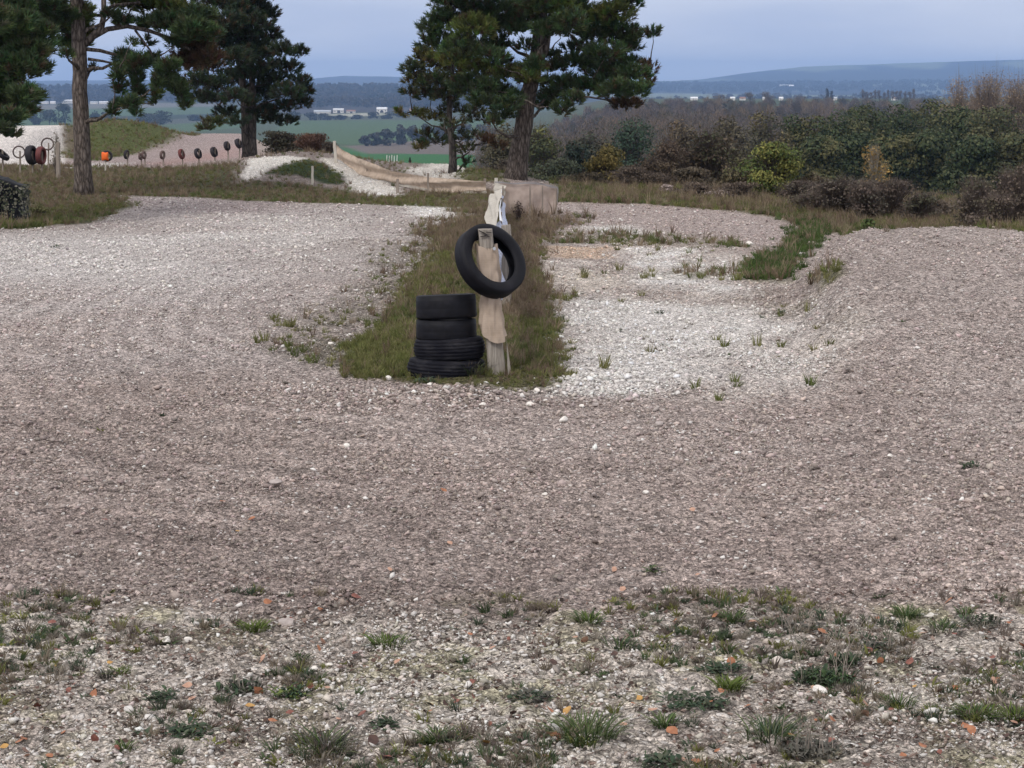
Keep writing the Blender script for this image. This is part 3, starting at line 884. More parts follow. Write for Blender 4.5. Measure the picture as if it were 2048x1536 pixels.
class Pine:
    def __init__(s, label, D, trunks, radii, pads, seed, group='pines standing round the track', barkm=None, dens=1.0, spread=1.0,
                 green=(.064, .094, .040), needle=.15, top=None, extra=None, trunk_label=None):
        g = np.random.default_rng(seed); random.seed(seed)
        ppm = FPX / D
        def W(px, py, dz=0): return np.array(at(px, py, D + dz)[:])
        base = W(*trunks[0][0]); base[2] = gz(base[0], base[1])
        s.root = empty('pine_tree', tuple(base), label, 'tree', group)
        mb = MB(); B = Vector(base)
        lines = []
        for tr, rd in zip(trunks, radii):
            pts = [Vector(W(*p)) for p in tr]
            if tr[0][1] > 300: pts[0].z = gz(pts[0].x, pts[0].y) - .15
            # resample
            rs = []; rr = []
            for i in range(len(pts) - 1):
                m = max(2, int((pts[i + 1] - pts[i]).length / .35))
                for k in range(m):
                    f = k / m; rs.append(pts[i].lerp(pts[i + 1], f) + Vector((random.uniform(-.015, .015), random.uniform(-.015, .015), 0)))
                    rr.append(rd[i] * (1 - f) + rd[i + 1] * f)
            rs.append(pts[-1]); rr.append(rd[-1])
            rr[0] *= 1.25 if tr[0][1] > 300 else 1
            mb.tube([p - B for p in rs], rr, 14, True, .07)
            lines.append((rs, rr))
        if extra:
            for pl, r0, r1 in extra:
                pts = [Vector(W(*p)) for p in pl]
                m = len(pts)
                mb.tube([p - B for p in pts], [r0 + (r1 - r0) * i / (m - 1) for i in range(m)], 7, True, .1)
        # pads
        if top:
            x0, x1, ytop = top
            for k in range(26):
                f = k / 26
                y = -30 + (ytop + 30) * f
                hw = (x1 - x0) / 2 * (1 - f * .75)
                pads = pads + [((x0 + x1) / 2 + (g.random() * 2 - 1) * hw, y, 55 * (1 - .4 * f), 28, 0)]
        cw = max(abs(p[0] - trunks[0][-1][0]) for p in pads) / ppm
        TP = []; TN = []; TC = []; TS = []; done = []
        pads = sorted(pads, key=lambda p: abs(p[0] - trunks[0][min(4, len(trunks[0]) - 1)][0]))
        tw0 = []; tw1 = []; tww = []
        for pd in pads:
            px, py, rx, ry = pd[:4]; tint = pd[4] if len(pd) > 4 else 0
            dens_p = pd[5] if len(pd) > 5 else 1.0
            cdist = abs(px - trunks[0][-1][0]) / ppm
            dmax = math.sqrt(max(.2, cw * cw - cdist * cdist)) * .7 * spread
            dz = (g.random() * 2 - 1) * dmax if len(pd) < 7 else pd[6]
            c = W(px, py, dz)
            RX, RY = rx / ppm, ry / ppm; RZ = RX * .8
            # limb from the trunk
            ln, rr = lines[int(g.integers(0, len(lines)))]
            tz = c[2] - .12 * abs(c[0] - ln[0].x) - .35
            j = min(range(len(ln)), key=lambda q: abs(ln[q].z - tz))
            a = ln[j]; e = Vector(c); r0 = max(.02, min(.06, rr[j] * .32))
            near_ = [q for q in done if (q - e).length < (a - e).length * .75 and q.z < e.z + .35]
            if near_:
                a = min(near_, key=lambda q: (q - e).length); r0 = .022
            done.append(e.copy())
            mid = a.lerp(e, .5) + Vector((0, 0, -.10 * (e - a).length * (g.random() - .2)))
            pts = [a, a.lerp(mid, .55) + Vector((0, 0, .05)), mid, mid.lerp(e, .6) + Vector((g.normal(0, .05), g.normal(0, .05), g.normal(0, .05))), e]
            mb.tube([p - B for p in pts], [r0, r0 * .85, r0 * .65, r0 * .45, r0 * .22], 6, False, .1)
            n = max(6, int(rx * ry * .14 * dens * dens_p))
            q = rand_dirs(n, g, .25) * (g.random((n, 1)) ** .38)
            ps = c + q * np.array([RX, RZ, RY])
            ps[:, 2] += .12 * RY * np.sin(ps[:, 0] * 5)
            nd = q * np.array([1.0, 1.0, .6]) + np.array([0, 0, .75]); nd /= np.linalg.norm(nd, axis=1, keepdims=True)
            TP.append(ps); TN.append(nd)
            gc = np.array(green)
            base_c = {0: gc, 1: np.array((.105, .068, .040)), 2: gc * np.array((1.8, 1.5, 1.0)), 3: gc * .85}[tint]
            cc = base_c * (.72 + .6 * g.random((n, 1))) * (1 + .12 * g.normal(size=(n, 3)))
            old = g.random(n) < .08
            cc[old] = np.array((.085, .06, .035))
            TC.append(np.clip(cc, .006, .3))
            TS.append(np.full(n, 1.0))
            k = g.random(n) < .6
            st_ = c + (ps - c) * .15
            tw0.append(st_[k]); tw1.append(ps[k])
        P = np.concatenate(TP); Nn = np.concatenate(TN); Cc = np.concatenate(TC)
        m = 24
        n = len(P)
        dirs = rand_dirs(n * m, g) .reshape(n, m, 3) * .75 + Nn[:, None, :]
        dirs /= np.linalg.norm(dirs, axis=2, keepdims=True)
        ln_ = needle * .86 * (.6 + .7 * g.random((n, m, 1)))
        off = dirs * .02 + Nn[:, None, :] * (g.random((n, m, 1)) * .14 - .05)
        P0 = (P[:, None, :] + off).reshape(-1, 3); P1 = P0 + (dirs * ln_).reshape(-1, 3)
        V, F = blades(P0, P1, .0135, g)
        cv = np.repeat(Cc, m * 3, axis=0)
        mesh_np('crown', V - base, F, M_NEEDLE, s.root, cv)
        mb.build('trunk', barkm or M_BARK, s.root, True)
        a0 = np.concatenate(tw0); a1 = np.concatenate(tw1)
        V, F = blades(a0, a1, .016, g)
        mesh_np('branchlets', V - base, F, M_TWIG, s.root, np.tile(np.array((.05, .04, .034)), (len(V), 1)))

Pine('large pine with a leaning brown trunk behind the pink fence panels, second from the right', 56,
     [[(1028, 372), (1043, 280), (1052, 220), (1066, 150), (1074, 100), (1082, 40), (1088, -60), (1092, -200), (1092, -330)],
      [(1066, 150), (1092, 95), (1100, 40), (1120, -40)]],
     [[.31, .245, .22, .20, .17, .14, .12, .08, .03], [.14, .11, .09, .04]],
     [(1075, 20, 40, 20, 0, 1, -.6), (1100, 62, 34, 14, 0, 1, -.7), (1050, 95, 22, 10, 0, 1, -.6), (1062, 138, 26, 9, 2, 1, -.7), (1045, 45, 34, 16, 0, 1, -.5), (1090, 165, 20, 8, 0, 1, -.6), (965, 45, 34, 22), (985, 95, 30, 14), (1000, 130, 30, 14), (975, 175, 32, 14), (1140, 45, 36, 20), (1150, 100, 30, 12), (1180, 130, 30, 16), (1250, 130, 36, 16), (905, 10, 45, 26), (895, -10, 40, 20), (915, 120, 40, 18, 2), (935, 170, 36, 18), (1000, 85, 26, 14), (890, 40, 36, 18), (1070, 130, 24, 14), (1200, 45, 40, 18), (1090, 60, 26, 14), (1225, 125, 36, 16), (975, 25, 55, 26), (1040, 18, 45, 24), (1110, 10, 45, 20, 2), (1160, 25, 45, 26), (1225, 30, 45, 24, 2), (1255, 5, 32, 18),
      (865, 60, 30, 16), (880, 88, 45, 20), (945, 60, 45, 24, 2), (1000, 50, 38, 18), (930, 100, 48, 22), (1120, 55, 40, 18), (1175, 70, 45, 22), (1240, 70, 42, 22), (1275, 72, 24, 9), (1305, 65, 18, 8),
      (1210, 105, 45, 16), (1255, 95, 28, 14), (985, 112, 30, 12), (960, 140, 42, 18, 2), (1015, 150, 38, 16, 2), (1055, 158, 26, 12, 2), (1110, 135, 36, 12), (1150, 125, 40, 14), (1215, 150, 48, 18), (1265, 150, 38, 16), (1300, 138, 16, 14, 1),
      (1100, 112, 22, 8), (1130, 170, 45, 16), (1180, 175, 40, 18), (1235, 182, 38, 18), (1275, 180, 26, 14), (1250, 210, 34, 12, 1), (1295, 165, 16, 12, 1),
      (990, 185, 36, 16, 3), (1010, 212, 34, 14, 3), (965, 205, 30, 14, 3), (1090, 205, 22, 16, 3), (1125, 220, 18, 14, 3), (1150, 200, 26, 12, 3), (1105, 190, 26, 12), (1030, 195, 18, 10),
      (1005, 232, 24, 8, 3), (985, 245, 18, 7, 3), (1035, 60, 25, 12), (1070, 5, 36, 18)],
     11, top=(900, 1270, -360), dens=1.02)
Pine('small thin pine with loose open lower branches between tan net and large pine', 60,
     [[(905, 360), (906, 290), (898, 240), (900, 190), (906, 150), (905, 100), (900, 70)]],
     [[.125, .105, .09, .075, .06, .045, .02]],
     [(845, 112, 26, 14, 2), (825, 138, 24, 14), (870, 130, 34, 18, 2), (835, 160, 30, 15, 2), (820, 185, 20, 8, 3), (875, 165, 38, 18), (905, 112, 28, 16, 2), (920, 145, 34, 18, 2), (855, 190, 28, 12),
      (925, 180, 32, 14), (890, 195, 30, 12), (900, 215, 30, 10, 0, .6), (825, 228, 32, 7, 2, .8), (865, 236, 34, 7, 2, .7), (800, 224, 14, 5, 2), (945, 225, 34, 9, 0, .6), (960, 240, 28, 9, 3, .6), (905, 245, 28, 9, 0, .5),
      (855, 270, 28, 7, 0, .6), (845, 292, 16, 8, 2), (870, 285, 30, 8, 0, .6), (930, 275, 40, 8, 3, .5), (975, 280, 30, 7, 1, .7), (1000, 292, 18, 7, 1), (940, 300, 28, 8, 3, .6), (930, 325, 14, 12, 3, .4), (900, 262, 30, 8, 0, .5)],
     12, barkm=M_BARK2, green=(.064, .076, .038), extra=[([(905, 275), (890, 262), (888, 240)], .04, .02), ([(905, 295), (940, 290), (985, 285)], .035, .01)])
Pine('dense dark pine with a double trunk above the chalk mound', 68,
     [[(493, 318), (491, 250), (487, 180), (478, 110), (470, 40), (465, -60), (462, -220)], [(506, 318), (505, 250), (506, 190), (502, 120), (500, 40), (498, -50)]],
     [[.15, .13, .12, .11, .09, .07, .02], [.135, .12, .11, .095, .07, .03]],
     [(480, 20, 34, 18, 0, 1, -.7), (487, 62, 32, 16, 0, 1, -.7), (495, 108, 30, 14, 0, 1, -.7), (492, 150, 26, 12, 0, 1, -.7), (500, 205, 22, 9, 0, 1, -.6), (430, 5, 45, 24), (490, 8, 45, 26), (530, 30, 28, 20), (500, 45, 45, 22), (450, 45, 40, 24), (415, 50, 34, 20), (540, 72, 26, 18), (490, 80, 45, 20), (440, 88, 40, 20), (520, 105, 40, 20), (565, 102, 28, 14), (598, 105, 20, 12),
      (470, 118, 36, 18), (425, 130, 36, 20, 1), (395, 125, 30, 22, 1), (395, 165, 32, 18), (520, 135, 40, 18), (575, 135, 32, 14), (545, 160, 40, 16), (600, 162, 22, 12), (470, 155, 36, 18), (435, 170, 34, 16), (612, 180, 16, 10),
      (575, 185, 38, 16), (520, 185, 36, 16), (605, 205, 20, 12), (470, 195, 30, 14), (425, 200, 30, 14), (560, 215, 40, 12), (520, 225, 34, 12), (455, 225, 30, 10), (480, 245, 26, 8), (540, 240, 36, 9), (575, 245, 22, 8),
      (430, 245, 26, 8, 2), (412, 258, 18, 8, 2), (395, 195, 24, 12)],
     13, barkm=M_BARK2, top=(410, 560, -300), green=(.044, .062, .036), dens=1.3)
Pine('tall pine with straight bare trunk beside the left track, boughs hanging right', 50,
     [[(168, 390), (165, 320), (163, 250), (160, 180), (159, 110), (154, 0), (150, -120), (146, -300), (146, -420)]],
     [[.225, .205, .19, .18, .175, .16, .13, .08, .02]],
     [(150, 30, 36, 22, 2), (152, 62, 34, 18, 2), (155, 88, 30, 12, 2), (120, 30, 32, 20), (105, 55, 30, 16), (80, 35, 34, 20), (130, 85, 20, 10), (60, 12, 34, 20), (95, 5, 34, 18), (183, 142, 7, 6, 3), (133, 110, 12, 8),
      (260, 8, 40, 14, 2), (310, 12, 44, 18, 2), (355, 22, 40, 20, 2), (395, 35, 36, 18), (335, 48, 36, 18), (380, 60, 34, 18), (415, 70, 28, 16), (350, 85, 26, 14), (395, 95, 34, 18, 1), (420, 118, 26, 16, 1), (370, 120, 30, 16, 1),
      (300, 50, 22, 12), (250, 45, 24, 9), (225, 30, 18, 8), (250, 118, 26, 12), (275, 128, 28, 14), (262, 142, 26, 12), (235, 150, 12, 16), (240, 175, 9, 14), (270, 165, 14, 14), (278, 188, 10, 14), (262, 208, 18, 12), (238, 212, 16, 9), (225, 225, 10, 8), (272, 225, 10, 8),
      (310, 125, 16, 14), (325, 150, 16, 16), (315, 175, 10, 16), (310, 200, 8, 14), (345, 165, 20, 14), (360, 190, 14, 14), (370, 210, 10, 10), (340, 135, 20, 14), (355, 178, 20, 14), (262, 88, 7, 5, 0), (295, 85, 10, 7)],
     14, extra=[([(170, 88), (186, 72), (203, 55), (208, 30), (207, -30)], .095, .055), ([(186, 74), (215, 58), (255, 52), (300, 62), (345, 78), (380, 100)], .07, .03),
                ([(172, 98), (200, 101), (240, 112), (268, 130), (262, 165)], .05, .02), ([(176, 118), (205, 122), (240, 130)], .04, .02), ([(270, 60), (300, 100), (315, 135)], .03, .015), ([(208, 20), (230, 10), (280, 5)], .05, .03)],
     top=(60, 330, -420), dens=1.2, spread=.8)
Pine('dark pine reaching in from beyond the left edge', 40,
     [[(-150, 470), (-145, 300), (-140, 100), (-140, -150), (-140, -450)]], [[.26, .22, .2, .14, .02]],
     [(10, 10, 55, 28), (-30, 40, 50, 30), (30, 50, 45, 26), (75, 70, 34, 20), (10, 90, 50, 26), (55, 105, 42, 22), (85, 100, 24, 16), (-20, 130, 50, 26), (35, 135, 45, 22), (75, 138, 26, 14), (0, 170, 45, 22), (45, 190, 30, 14), (68, 196, 18, 10),
      (10, 205, 42, 16), (50, 222, 26, 9), (15, 235, 34, 14), (-10, 258, 30, 10), (12, 268, 22, 7), (30, 272, 7, 4), (-60, 80, 45, 28), (-80, 160, 50, 28), (-60, 220, 45, 22), (-200, 150, 55, 30), (-230, 60, 55, 30), (-210, 230, 50, 24)],
     15, top=(-260, 20, -420), dens=1.1)

# ------------------------------------------------------------------ broadleaf trees, shrubs
def lobes_for(w, h, d, g, n=9, z0=.18):
    L_ = []
    for k in range(n):
        a = g.random() * 6.283; r = g.random() ** .5 * .62
        zf = z0 + (1 - z0) * (.12 + .76 * g.random())
        taper = math.sqrt(max(.08, 1 - ((zf - .5) / .62) ** 2))
        L_.append((math.cos(a) * r * w / 2 * taper, math.sin(a) * r * d / 2 * taper, zf * h, (w * .20) * (.7 + .6 * g.random()), h * .15 * (.7 + .6 * g.random())))
    return L_

def broad(name, label, px, ytop, D, wpx, cols, seed, ybase=None, leaf=.12, n=3500, group=None, cat='tree', bare=.0, twig=(.10, .08, .07), dpx=None, lob=11, twigs=500, z0=.12, trunk=True, wood=.012, up=.0):
    """tree or shrub at distance D, wpx pixels wide, its top seen at ytop"""
    g = np.random.default_rng(seed); random.seed(seed)
    ppm = FPX / D
    p = at(px, ytop, D)
    gnd = gz(p.x, p.y)
    h = p.z - gnd; w = wpx / ppm
    d = w * .85
    root = empty(name, (p.x, p.y, gnd), label, cat, group)
    lb = lobes_for(w, h, d, g, lob, z0)
    lb.append((0, 0, h * .86, w * .16, h * .13))
    if n:
        sz = np.array([l[3] * l[3] for l in lb]); pk = g.choice(len(lb), n, p=sz / sz.sum())
        q = rand_dirs(n, g, .3)
        rr = 1 - (.45 if trunk else .7) * g.random((n, 1)) ** 2.2
        LB = np.array(lb)
        rad = np.stack([LB[pk, 3], LB[pk, 3], LB[pk, 4]], -1) * 1.15
        rad = rad * (1 + .35 * (vn(q[:, 0] * 3 + pk * 5, q[:, 2] * 3 + q[:, 1] * 2, seed)[:, None] - .5))
        P = LB[pk, :3] + q * rr * rad
        P[:, 2] = np.maximum(P[:, 2], .02)
        Nn = q + g.normal(size=(n, 3)) * (.38 if trunk else .6); Nn /= np.linalg.norm(Nn, axis=1, keepdims=True)
        V, F = leaf_quads(P, Nn, leaf, g)
        ci = g.integers(0, len(cols), len(lb))
        C0 = np.array(cols)[ci][pk]; C1 = np.array(cols)[g.integers(0, len(cols), n)]
        cc = (C0 * .65 + C1 * .35) * (.75 + .8 * g.random((n, 1)))
        mesh_np('crown' if trunk else 'foliage', V, F, M_LEAF, root, np.repeat(cc, 4, axis=0))
    # stems
    mb = MB()
    if trunk:
        r = max(.05, h * .022)
        mb.tube([(0, 0, -.3), (.02 * h, 0, h * .3), (0, .02 * h, h * .6), (.01 * h, 0, h * .85)], [r, r * .8, r * .5, r * .15], 7)
    for l in lb[:8]:
        z_ = h * .2 if trunk else 0
        bx, by = (0, 0) if trunk else (l[0] * .25, l[1] * .25)
        mb.tube([(bx, by, z_), (l[0] * .5, l[1] * .5, (z_ + l[2]) * .5), (l[0], l[1], l[2])], [h * .012, h * .008, h * .003], 5, False)
    mb.build('trunk' if trunk else 'stems', M_BARK2, root)
    if twigs:
        LB = np.array(lb); pk = g.integers(0, len(lb), twigs)
        q = rand_dirs(twigs, g, .9 + up)
        if trunk: b0 = np.array([0, 0, h * .25]) + (LB[pk, :3] - np.array([0, 0, h * .25])) * (.35 + .6 * g.random((twigs, 1)))
        else: b0 = LB[pk, :3] * np.array([.6, .6, 1]) * (g.random((twigs, 1)) * .9)
        L2 = np.stack([LB[pk, 3], LB[pk, 3], LB[pk, 4] * 1.6], -1)
        e = b0 * (0.0) + LB[pk, :3] + q * L2 * (.7 + .6 * g.random((twigs, 1)))
        e[:, 2] = np.maximum(e[:, 2], .05)
        V, F = blades(b0, e, wood, g)
        tc_ = np.array(twig) * (.7 + .6 * g.random((twigs, 1)))
        mesh_np('twigs', V, F, M_TWIG, root, np.repeat(tc_, 3, axis=0))
    return root

# shrubs just beyond the grass bank
broad('shrub', 'ochre yellow leaved bush in front of the dark conifers, behind the back track', 1213, 296, 58, 98, [(.34, .25, .08), (.24, .19, .07), (.17, .15, .06)], 21, leaf=.045, n=3600, cat='shrub', trunk=False, twigs=600, lob=14)
broad('shrub', 'bright green and yellow rounded bush standing among brown brambles', 1545, 286, 49.5, 140, [(.15, .175, .045), (.22, .205, .06), (.095, .125, .04), (.065, .09, .03)], 22, leaf=.034, n=7500, cat='shrub', trunk=False, twigs=1500, lob=22, z0=.02, up=.9)
broad('shrub', 'brown leafless bush just right of the ochre bush', 1270, 335, 54, 150, [(.11, .085, .065), (.085, .065, .05)], 23, leaf=.03, n=2200, cat='shrub', trunk=False, twigs=2600, lob=14, twig=(.12, .095, .08), z0=.05)
broad('shrub', 'tall grey brown leafless thicket behind the green and yellow bush', 1420, 262, 60, 200, [(.10, .08, .055), (.12, .085, .06), (.07, .075, .04)], 24, leaf=.05, n=4200, cat='shrub', trunk=False, twigs=4200, lob=20, twig=(.105, .085, .075), z0=.05)
broad('shrub', 'brown thicket in the gap between yellow bush and tall thicket', 1345, 285, 63, 140, [(.14, .10, .07), (.10, .075, .055)], 25, leaf=.045, n=3000, cat='shrub', trunk=False, twigs=3000, lob=16, twig=(.12, .09, .075), z0=.05)
for k, (px, yt, D, w, lab) in enumerate([(1600, 362, 47, 110, 'purple brown bramble clump at the foot of the green and yellow bush'),
                                         (1690, 350, 43, 170, 'widest purple brown bramble clump, below the small orange leaved tree'),
                                         (1640, 376, 44, 120, 'low bramble clump under the green and yellow bush, right side'), (1738, 366, 41.5, 110, 'bramble clump between the widest one and the green field gap'), (1835, 386, 41, 90, 'small bramble clump just before the green field gap'), (1995, 392, 37, 110, 'front bramble clump near the right edge'), (1785, 358, 42, 120, 'low bramble clump left of the green field gap'),
                                         (1965, 360, 38.5, 130, 'tall bramble clump right of the green field gap'),
                                         (2045, 332, 37.5, 120, 'highest bramble clump, cut by the right edge')]):
    broad('bramble', lab, px, yt, D, w * 1.15, [[(.095, .070, .058), (.115, .09, .07), (.065, .06, .045)], [(.12, .095, .075), (.085, .07, .06), (.075, .075, .045)], [(.13, .10, .08), (.10, .075, .06), (.09, .08, .05)]][k % 3], 30 + k, leaf=.028, n=1500, cat='bramble', trunk=False, twigs=3000, lob=14, twig=(.125, .098, .085), z0=.02, wood=.007, up=.4,
          group='brambles along the grass bank')
for k, (px, yt, D, w, lab) in enumerate([(1480, 364, 48, 110, 'low brown scrub left of the green and yellow bush'), (1400, 366, 49, 100, 'low brown scrub with pale seed heads near the back track'), (1875, 398, 42, 90, 'short scrub in front of the green field gap')]):
    broad('bramble', lab, px, yt, D, w, [(.13, .10, .075), (.09, .07, .055)], 36 + k, leaf=.026, n=1300, cat='bramble', trunk=False, twigs=1400, lob=12, twig=(.13, .10, .09), z0=.02, wood=.006, group='brambles along the grass bank')
broad('small_tree', 'small half bare tree with orange yellow leaves rising from the brambles', 1752, 292, 52, 84, [(.34, .22, .07), (.24, .16, .06), (.16, .12, .06)], 26, leaf=.034, n=1100, cat='tree', twigs=700, lob=12, twig=(.28, .25, .21), z0=.02, wood=.006, up=.9, trunk=False)
broad('dried_flowers', 'pale pinkish dried flower heads at the edge of the grass, centre right', 1338, 370, 50, 46, [(.38, .31, .28), (.30, .24, .22)], 27, leaf=.022, n=420, cat='plant', trunk=False, twigs=300, lob=8, twig=(.2, .16, .13), z0=.3, wood=.005)
broad('dried_flowers', 'second low patch of pale dried flowers, left of the green and yellow bush', 1445, 380, 48, 60, [(.34, .28, .25), (.27, .22, .2)], 28, leaf=.02, n=350, cat='plant', trunk=False, twigs=260, lob=8, twig=(.2, .16, .13), z0=.3, wood=.005)
broad('weed_bush', 'small fresh green weed clump on the edge of the right bank', 1735, 440, 34, 48, [(.06, .10, .03), (.09, .12, .04)], 29, leaf=.022, n=600, cat='plant', trunk=False, twigs=120, lob=7, z0=.1, wood=.004)
for k, (px, yt, D, w, cols, lab) in enumerate([(1480, 315, 56, 100, [(.10, .10, .05), (.13, .10, .06)], 'olive brown bush touching the green and yellow bush on its left'), (1625, 345, 50, 80, [(.09, .085, .045), (.12, .09, .06)], 'dull low bush touching the green and yellow bush on its right'),
                                               (1185, 345, 57, 70, [(.13, .10, .065), (.09, .075, .05)], 'brown bush at the left foot of the ochre bush'), (1310, 318, 59, 110, [(.12, .09, .065), (.16, .12, .075)], 'rusty bush above the leafless one right of the ochre bush'),
                                               (1150, 352, 62, 70, [(.07, .07, .04), (.10, .08, .05)], 'dark low bush behind the right end of the pink panels'), (1390, 335, 55, 110, [(.11, .085, .06), (.085, .07, .05)], 'brown bush in front of the tall leafless thicket')]):
    broad('shrub', lab, px, yt, D, w, cols, 130 + k, leaf=.038, n=2600, cat='shrub', trunk=False, twigs=1800, lob=13, z0=.03, twig=(.115, .09, .075), up=.3, group='autumn bushes on the lip of the slope')
# trees on the slope below
for k, (px, yt, D, w, cols, lab) in enumerate([
    (1145, 288, 105, 90, [(.022, .034, .026), (.03, .042, .03)], 'near black green fir like tree left of the ochre bush'),
    (1085, 250, 120, 120, [(.12, .12, .04), (.08, .085, .04), (.05, .06, .035)], 'yellow tinged tree right behind the leaning pine trunk'),
    (1010, 262, 118, 110, [(.085, .075, .045), (.06, .06, .038)], 'olive brown tree left behind the leaning pine trunk'),
    (1110, 320, 100, 130, [(.04, .05, .032), (.06, .065, .035)], 'low dark tree under the yellow tinged tree'),
    (1250, 240, 150, 130, [(.045, .07, .045), (.035, .06, .04)], 'blue green rounded tree above the ochre bush'),
    (1180, 262, 140, 90, [(.05, .06, .04), (.07, .06, .04)], 'dull green tree left of the blue green tree'),
    (1360, 250, 140, 100, [(.13, .095, .06), (.09, .075, .05)], 'russet tree between the blue green tree and thicket'),
    (1460, 235, 170, 110, [(.10, .085, .055), (.07, .065, .045)], 'brown green tree above the tall thicket'),
    (1540, 225, 185, 110, [(.09, .08, .05), (.055, .06, .04), (.12, .10, .05)], 'mixed olive tree above the green and yellow bush')]):
    broad('slope_tree', lab, px, yt, D, w, cols, 40 + k, leaf=.075 * D / 110, n=4200, group='trees on the slope below the track', lob=16, twigs=700, twig=(.09, .075, .065), wood=.02)
fc = [[(.036, .052, .024), (.052, .066, .030), (.105, .095, .040)], [(.044, .060, .026), (.095, .092, .040), (.034, .050, .024)], [(.15, .125, .055), (.085, .085, .040), (.055, .065, .032)]]
fl = [(1610, 235, 215, 120, 0, 'dark green tree at the left end of the right hand wood'), (1680, 222, 225, 130, 1, 'dark green tree second from the left end of the wood'),
      (1640, 270, 190, 120, 0, 'lower dark tree in front of the left end of the wood'), (1740, 208, 230, 130, 0, 'rounded dark green tree above the small orange tree'),
      (1800, 205, 240, 130, 1, 'tall dark green tree in the middle of the wood'), (1860, 200, 235, 140, 0, 'tallest deep green tree, right of the middle of the wood'),
      (1925, 212, 225, 140, 1, 'deep green tree under the rust coloured bare trees'), (2000, 215, 220, 140, 2, 'yellow green tinged tree near the right edge'),
      (1720, 265, 195, 130, 1, 'front row dark tree behind the small orange tree'), (1790, 270, 190, 130, 0, 'front row dark tree above the green field gap, left'),
      (1870, 262, 190, 140, 0, 'front row dark tree above the green field gap, right'), (1950, 270, 180, 140, 0, 'front row dark tree behind the highest bramble'),
      (2045, 262, 180, 150, 2, 'front row yellowish tree cut by the right edge'), (2120, 215, 210, 160, 0, 'dark tree just past the right edge')]
for k, (px, yt, D, w, c, lab) in enumerate(fl):
    broad('wood_tree', lab, px, yt, D, w, fc[c], 60 + k, leaf=.16, n=8500, group='dark green trees of the right hand wood', lob=26, twigs=0, z0=.0)
for k, (px, yt, D, w, lab) in enumerate([(1922, 163, 330, 110, 'rust brown bare tree at the left of the tall right group'), (1975, 148, 340, 150, 'tallest rust brown bare tree of the right group'),
                                         (2050, 156, 330, 160, 'rust brown bare tree at the right edge'), (2130, 155, 330, 150, 'rust brown bare tree past the right edge')]):
    broad('bare_tree', lab, px, yt, D, w, [(.25, .18, .115), (.19, .145, .10)], 80 + k, leaf=.12, n=6500, group='rust brown bare trees behind the dark wood', lob=34, twigs=2600, twig=(.19, .145, .11), wood=.03, z0=.1)
# shrubs by the double pine
broad('shrub', 'dark green brown bush at the foot of the double trunked pine', 560, 262, 76, 110, [(.045, .045, .03), (.06, .05, .035)], 90, leaf=.045, n=3500, cat='shrub', trunk=False, twigs=1800, lob=14, z0=.02, twig=(.07, .055, .05))
broad('shrub', 'rust red brown bush left of the net fence end', 622, 268, 74, 90, [(.135, .075, .05), (.10, .06, .045)], 91, leaf=.035, n=2600, cat='shrub', trunk=False, twigs=2400, lob=12, z0=.02, twig=(.13, .08, .06))
broad('shrub', 'dry grey brown stem clump between rust bush and net fence end', 655, 285, 70, 50, [(.13, .11, .085), (.10, .08, .06)], 92, leaf=.03, n=700, cat='shrub', trunk=False, twigs=900, lob=8, z0=.02, twig=(.14, .11, .09))
broad('shrub', 'low brown scrub behind the end of the tan net', 1010, 318, 64, 80, [(.10, .08, .06), (.07, .06, .045)], 93, leaf=.035, n=1800, cat='shrub', trunk=False, twigs=1500, lob=10, z0=.02)

# the leafless woods filling the slope: one far mass
def mass(name, label, spots, hts, wid, cols, seed, m=60, leaf=.3, shape='bare', cat='woodland', asp=.25):
    g = np.random.default_rng(seed)
    X, Y = spots; n = len(X)
    Z = hfun(X, Y)
    H = hts; Wd = wid
    a = g.random((n, m)) * 6.283; r = g.random((n, m)) ** .5
    zf = .15 + .85 * g.random((n, m)) ** .8
    tp = np.sqrt(np.clip(1 - ((zf - .55) / .5) ** 2, .03, 1))
    P = np.stack([X[:, None] + np.cos(a) * r * tp * Wd[:, None] / 2, Y[:, None] + np.sin(a) * r * tp * Wd[:, None] / 2, Z[:, None] + zf * H[:, None]], -1)
    ci = g.integers(0, len(cols), n)
    c = np.array(cols)[ci][:, None, :] * (.7 + .6 * g.random((n, m, 1)))
    P = P.reshape(-1, 3); c = c.reshape(-1, 3)
    sz = leaf * np.repeat(np.clip(Y / 600.0, .4, 12), m)
    if shape == 'bare':
        q = np.stack([g.normal(0, .6, n * m), g.normal(0, .6, n * m), np.abs(g.normal(.75, .35, n * m))], -1)
        V, F = blades(P - q * sz[:, None] * 2.0, P + q * sz[:, None] * 3.2, sz * asp, g); k = 3
    else:
        Nn = rand_dirs(n * m, g, .2); 
        V, F = leaf_quads(P, Nn, sz, g, .8); k = 4
    o = mesh_np(name, V, F, M_LEAF, None, np.repeat(c, k, axis=0))
    return props(o, label, cat, None, 'stuff')

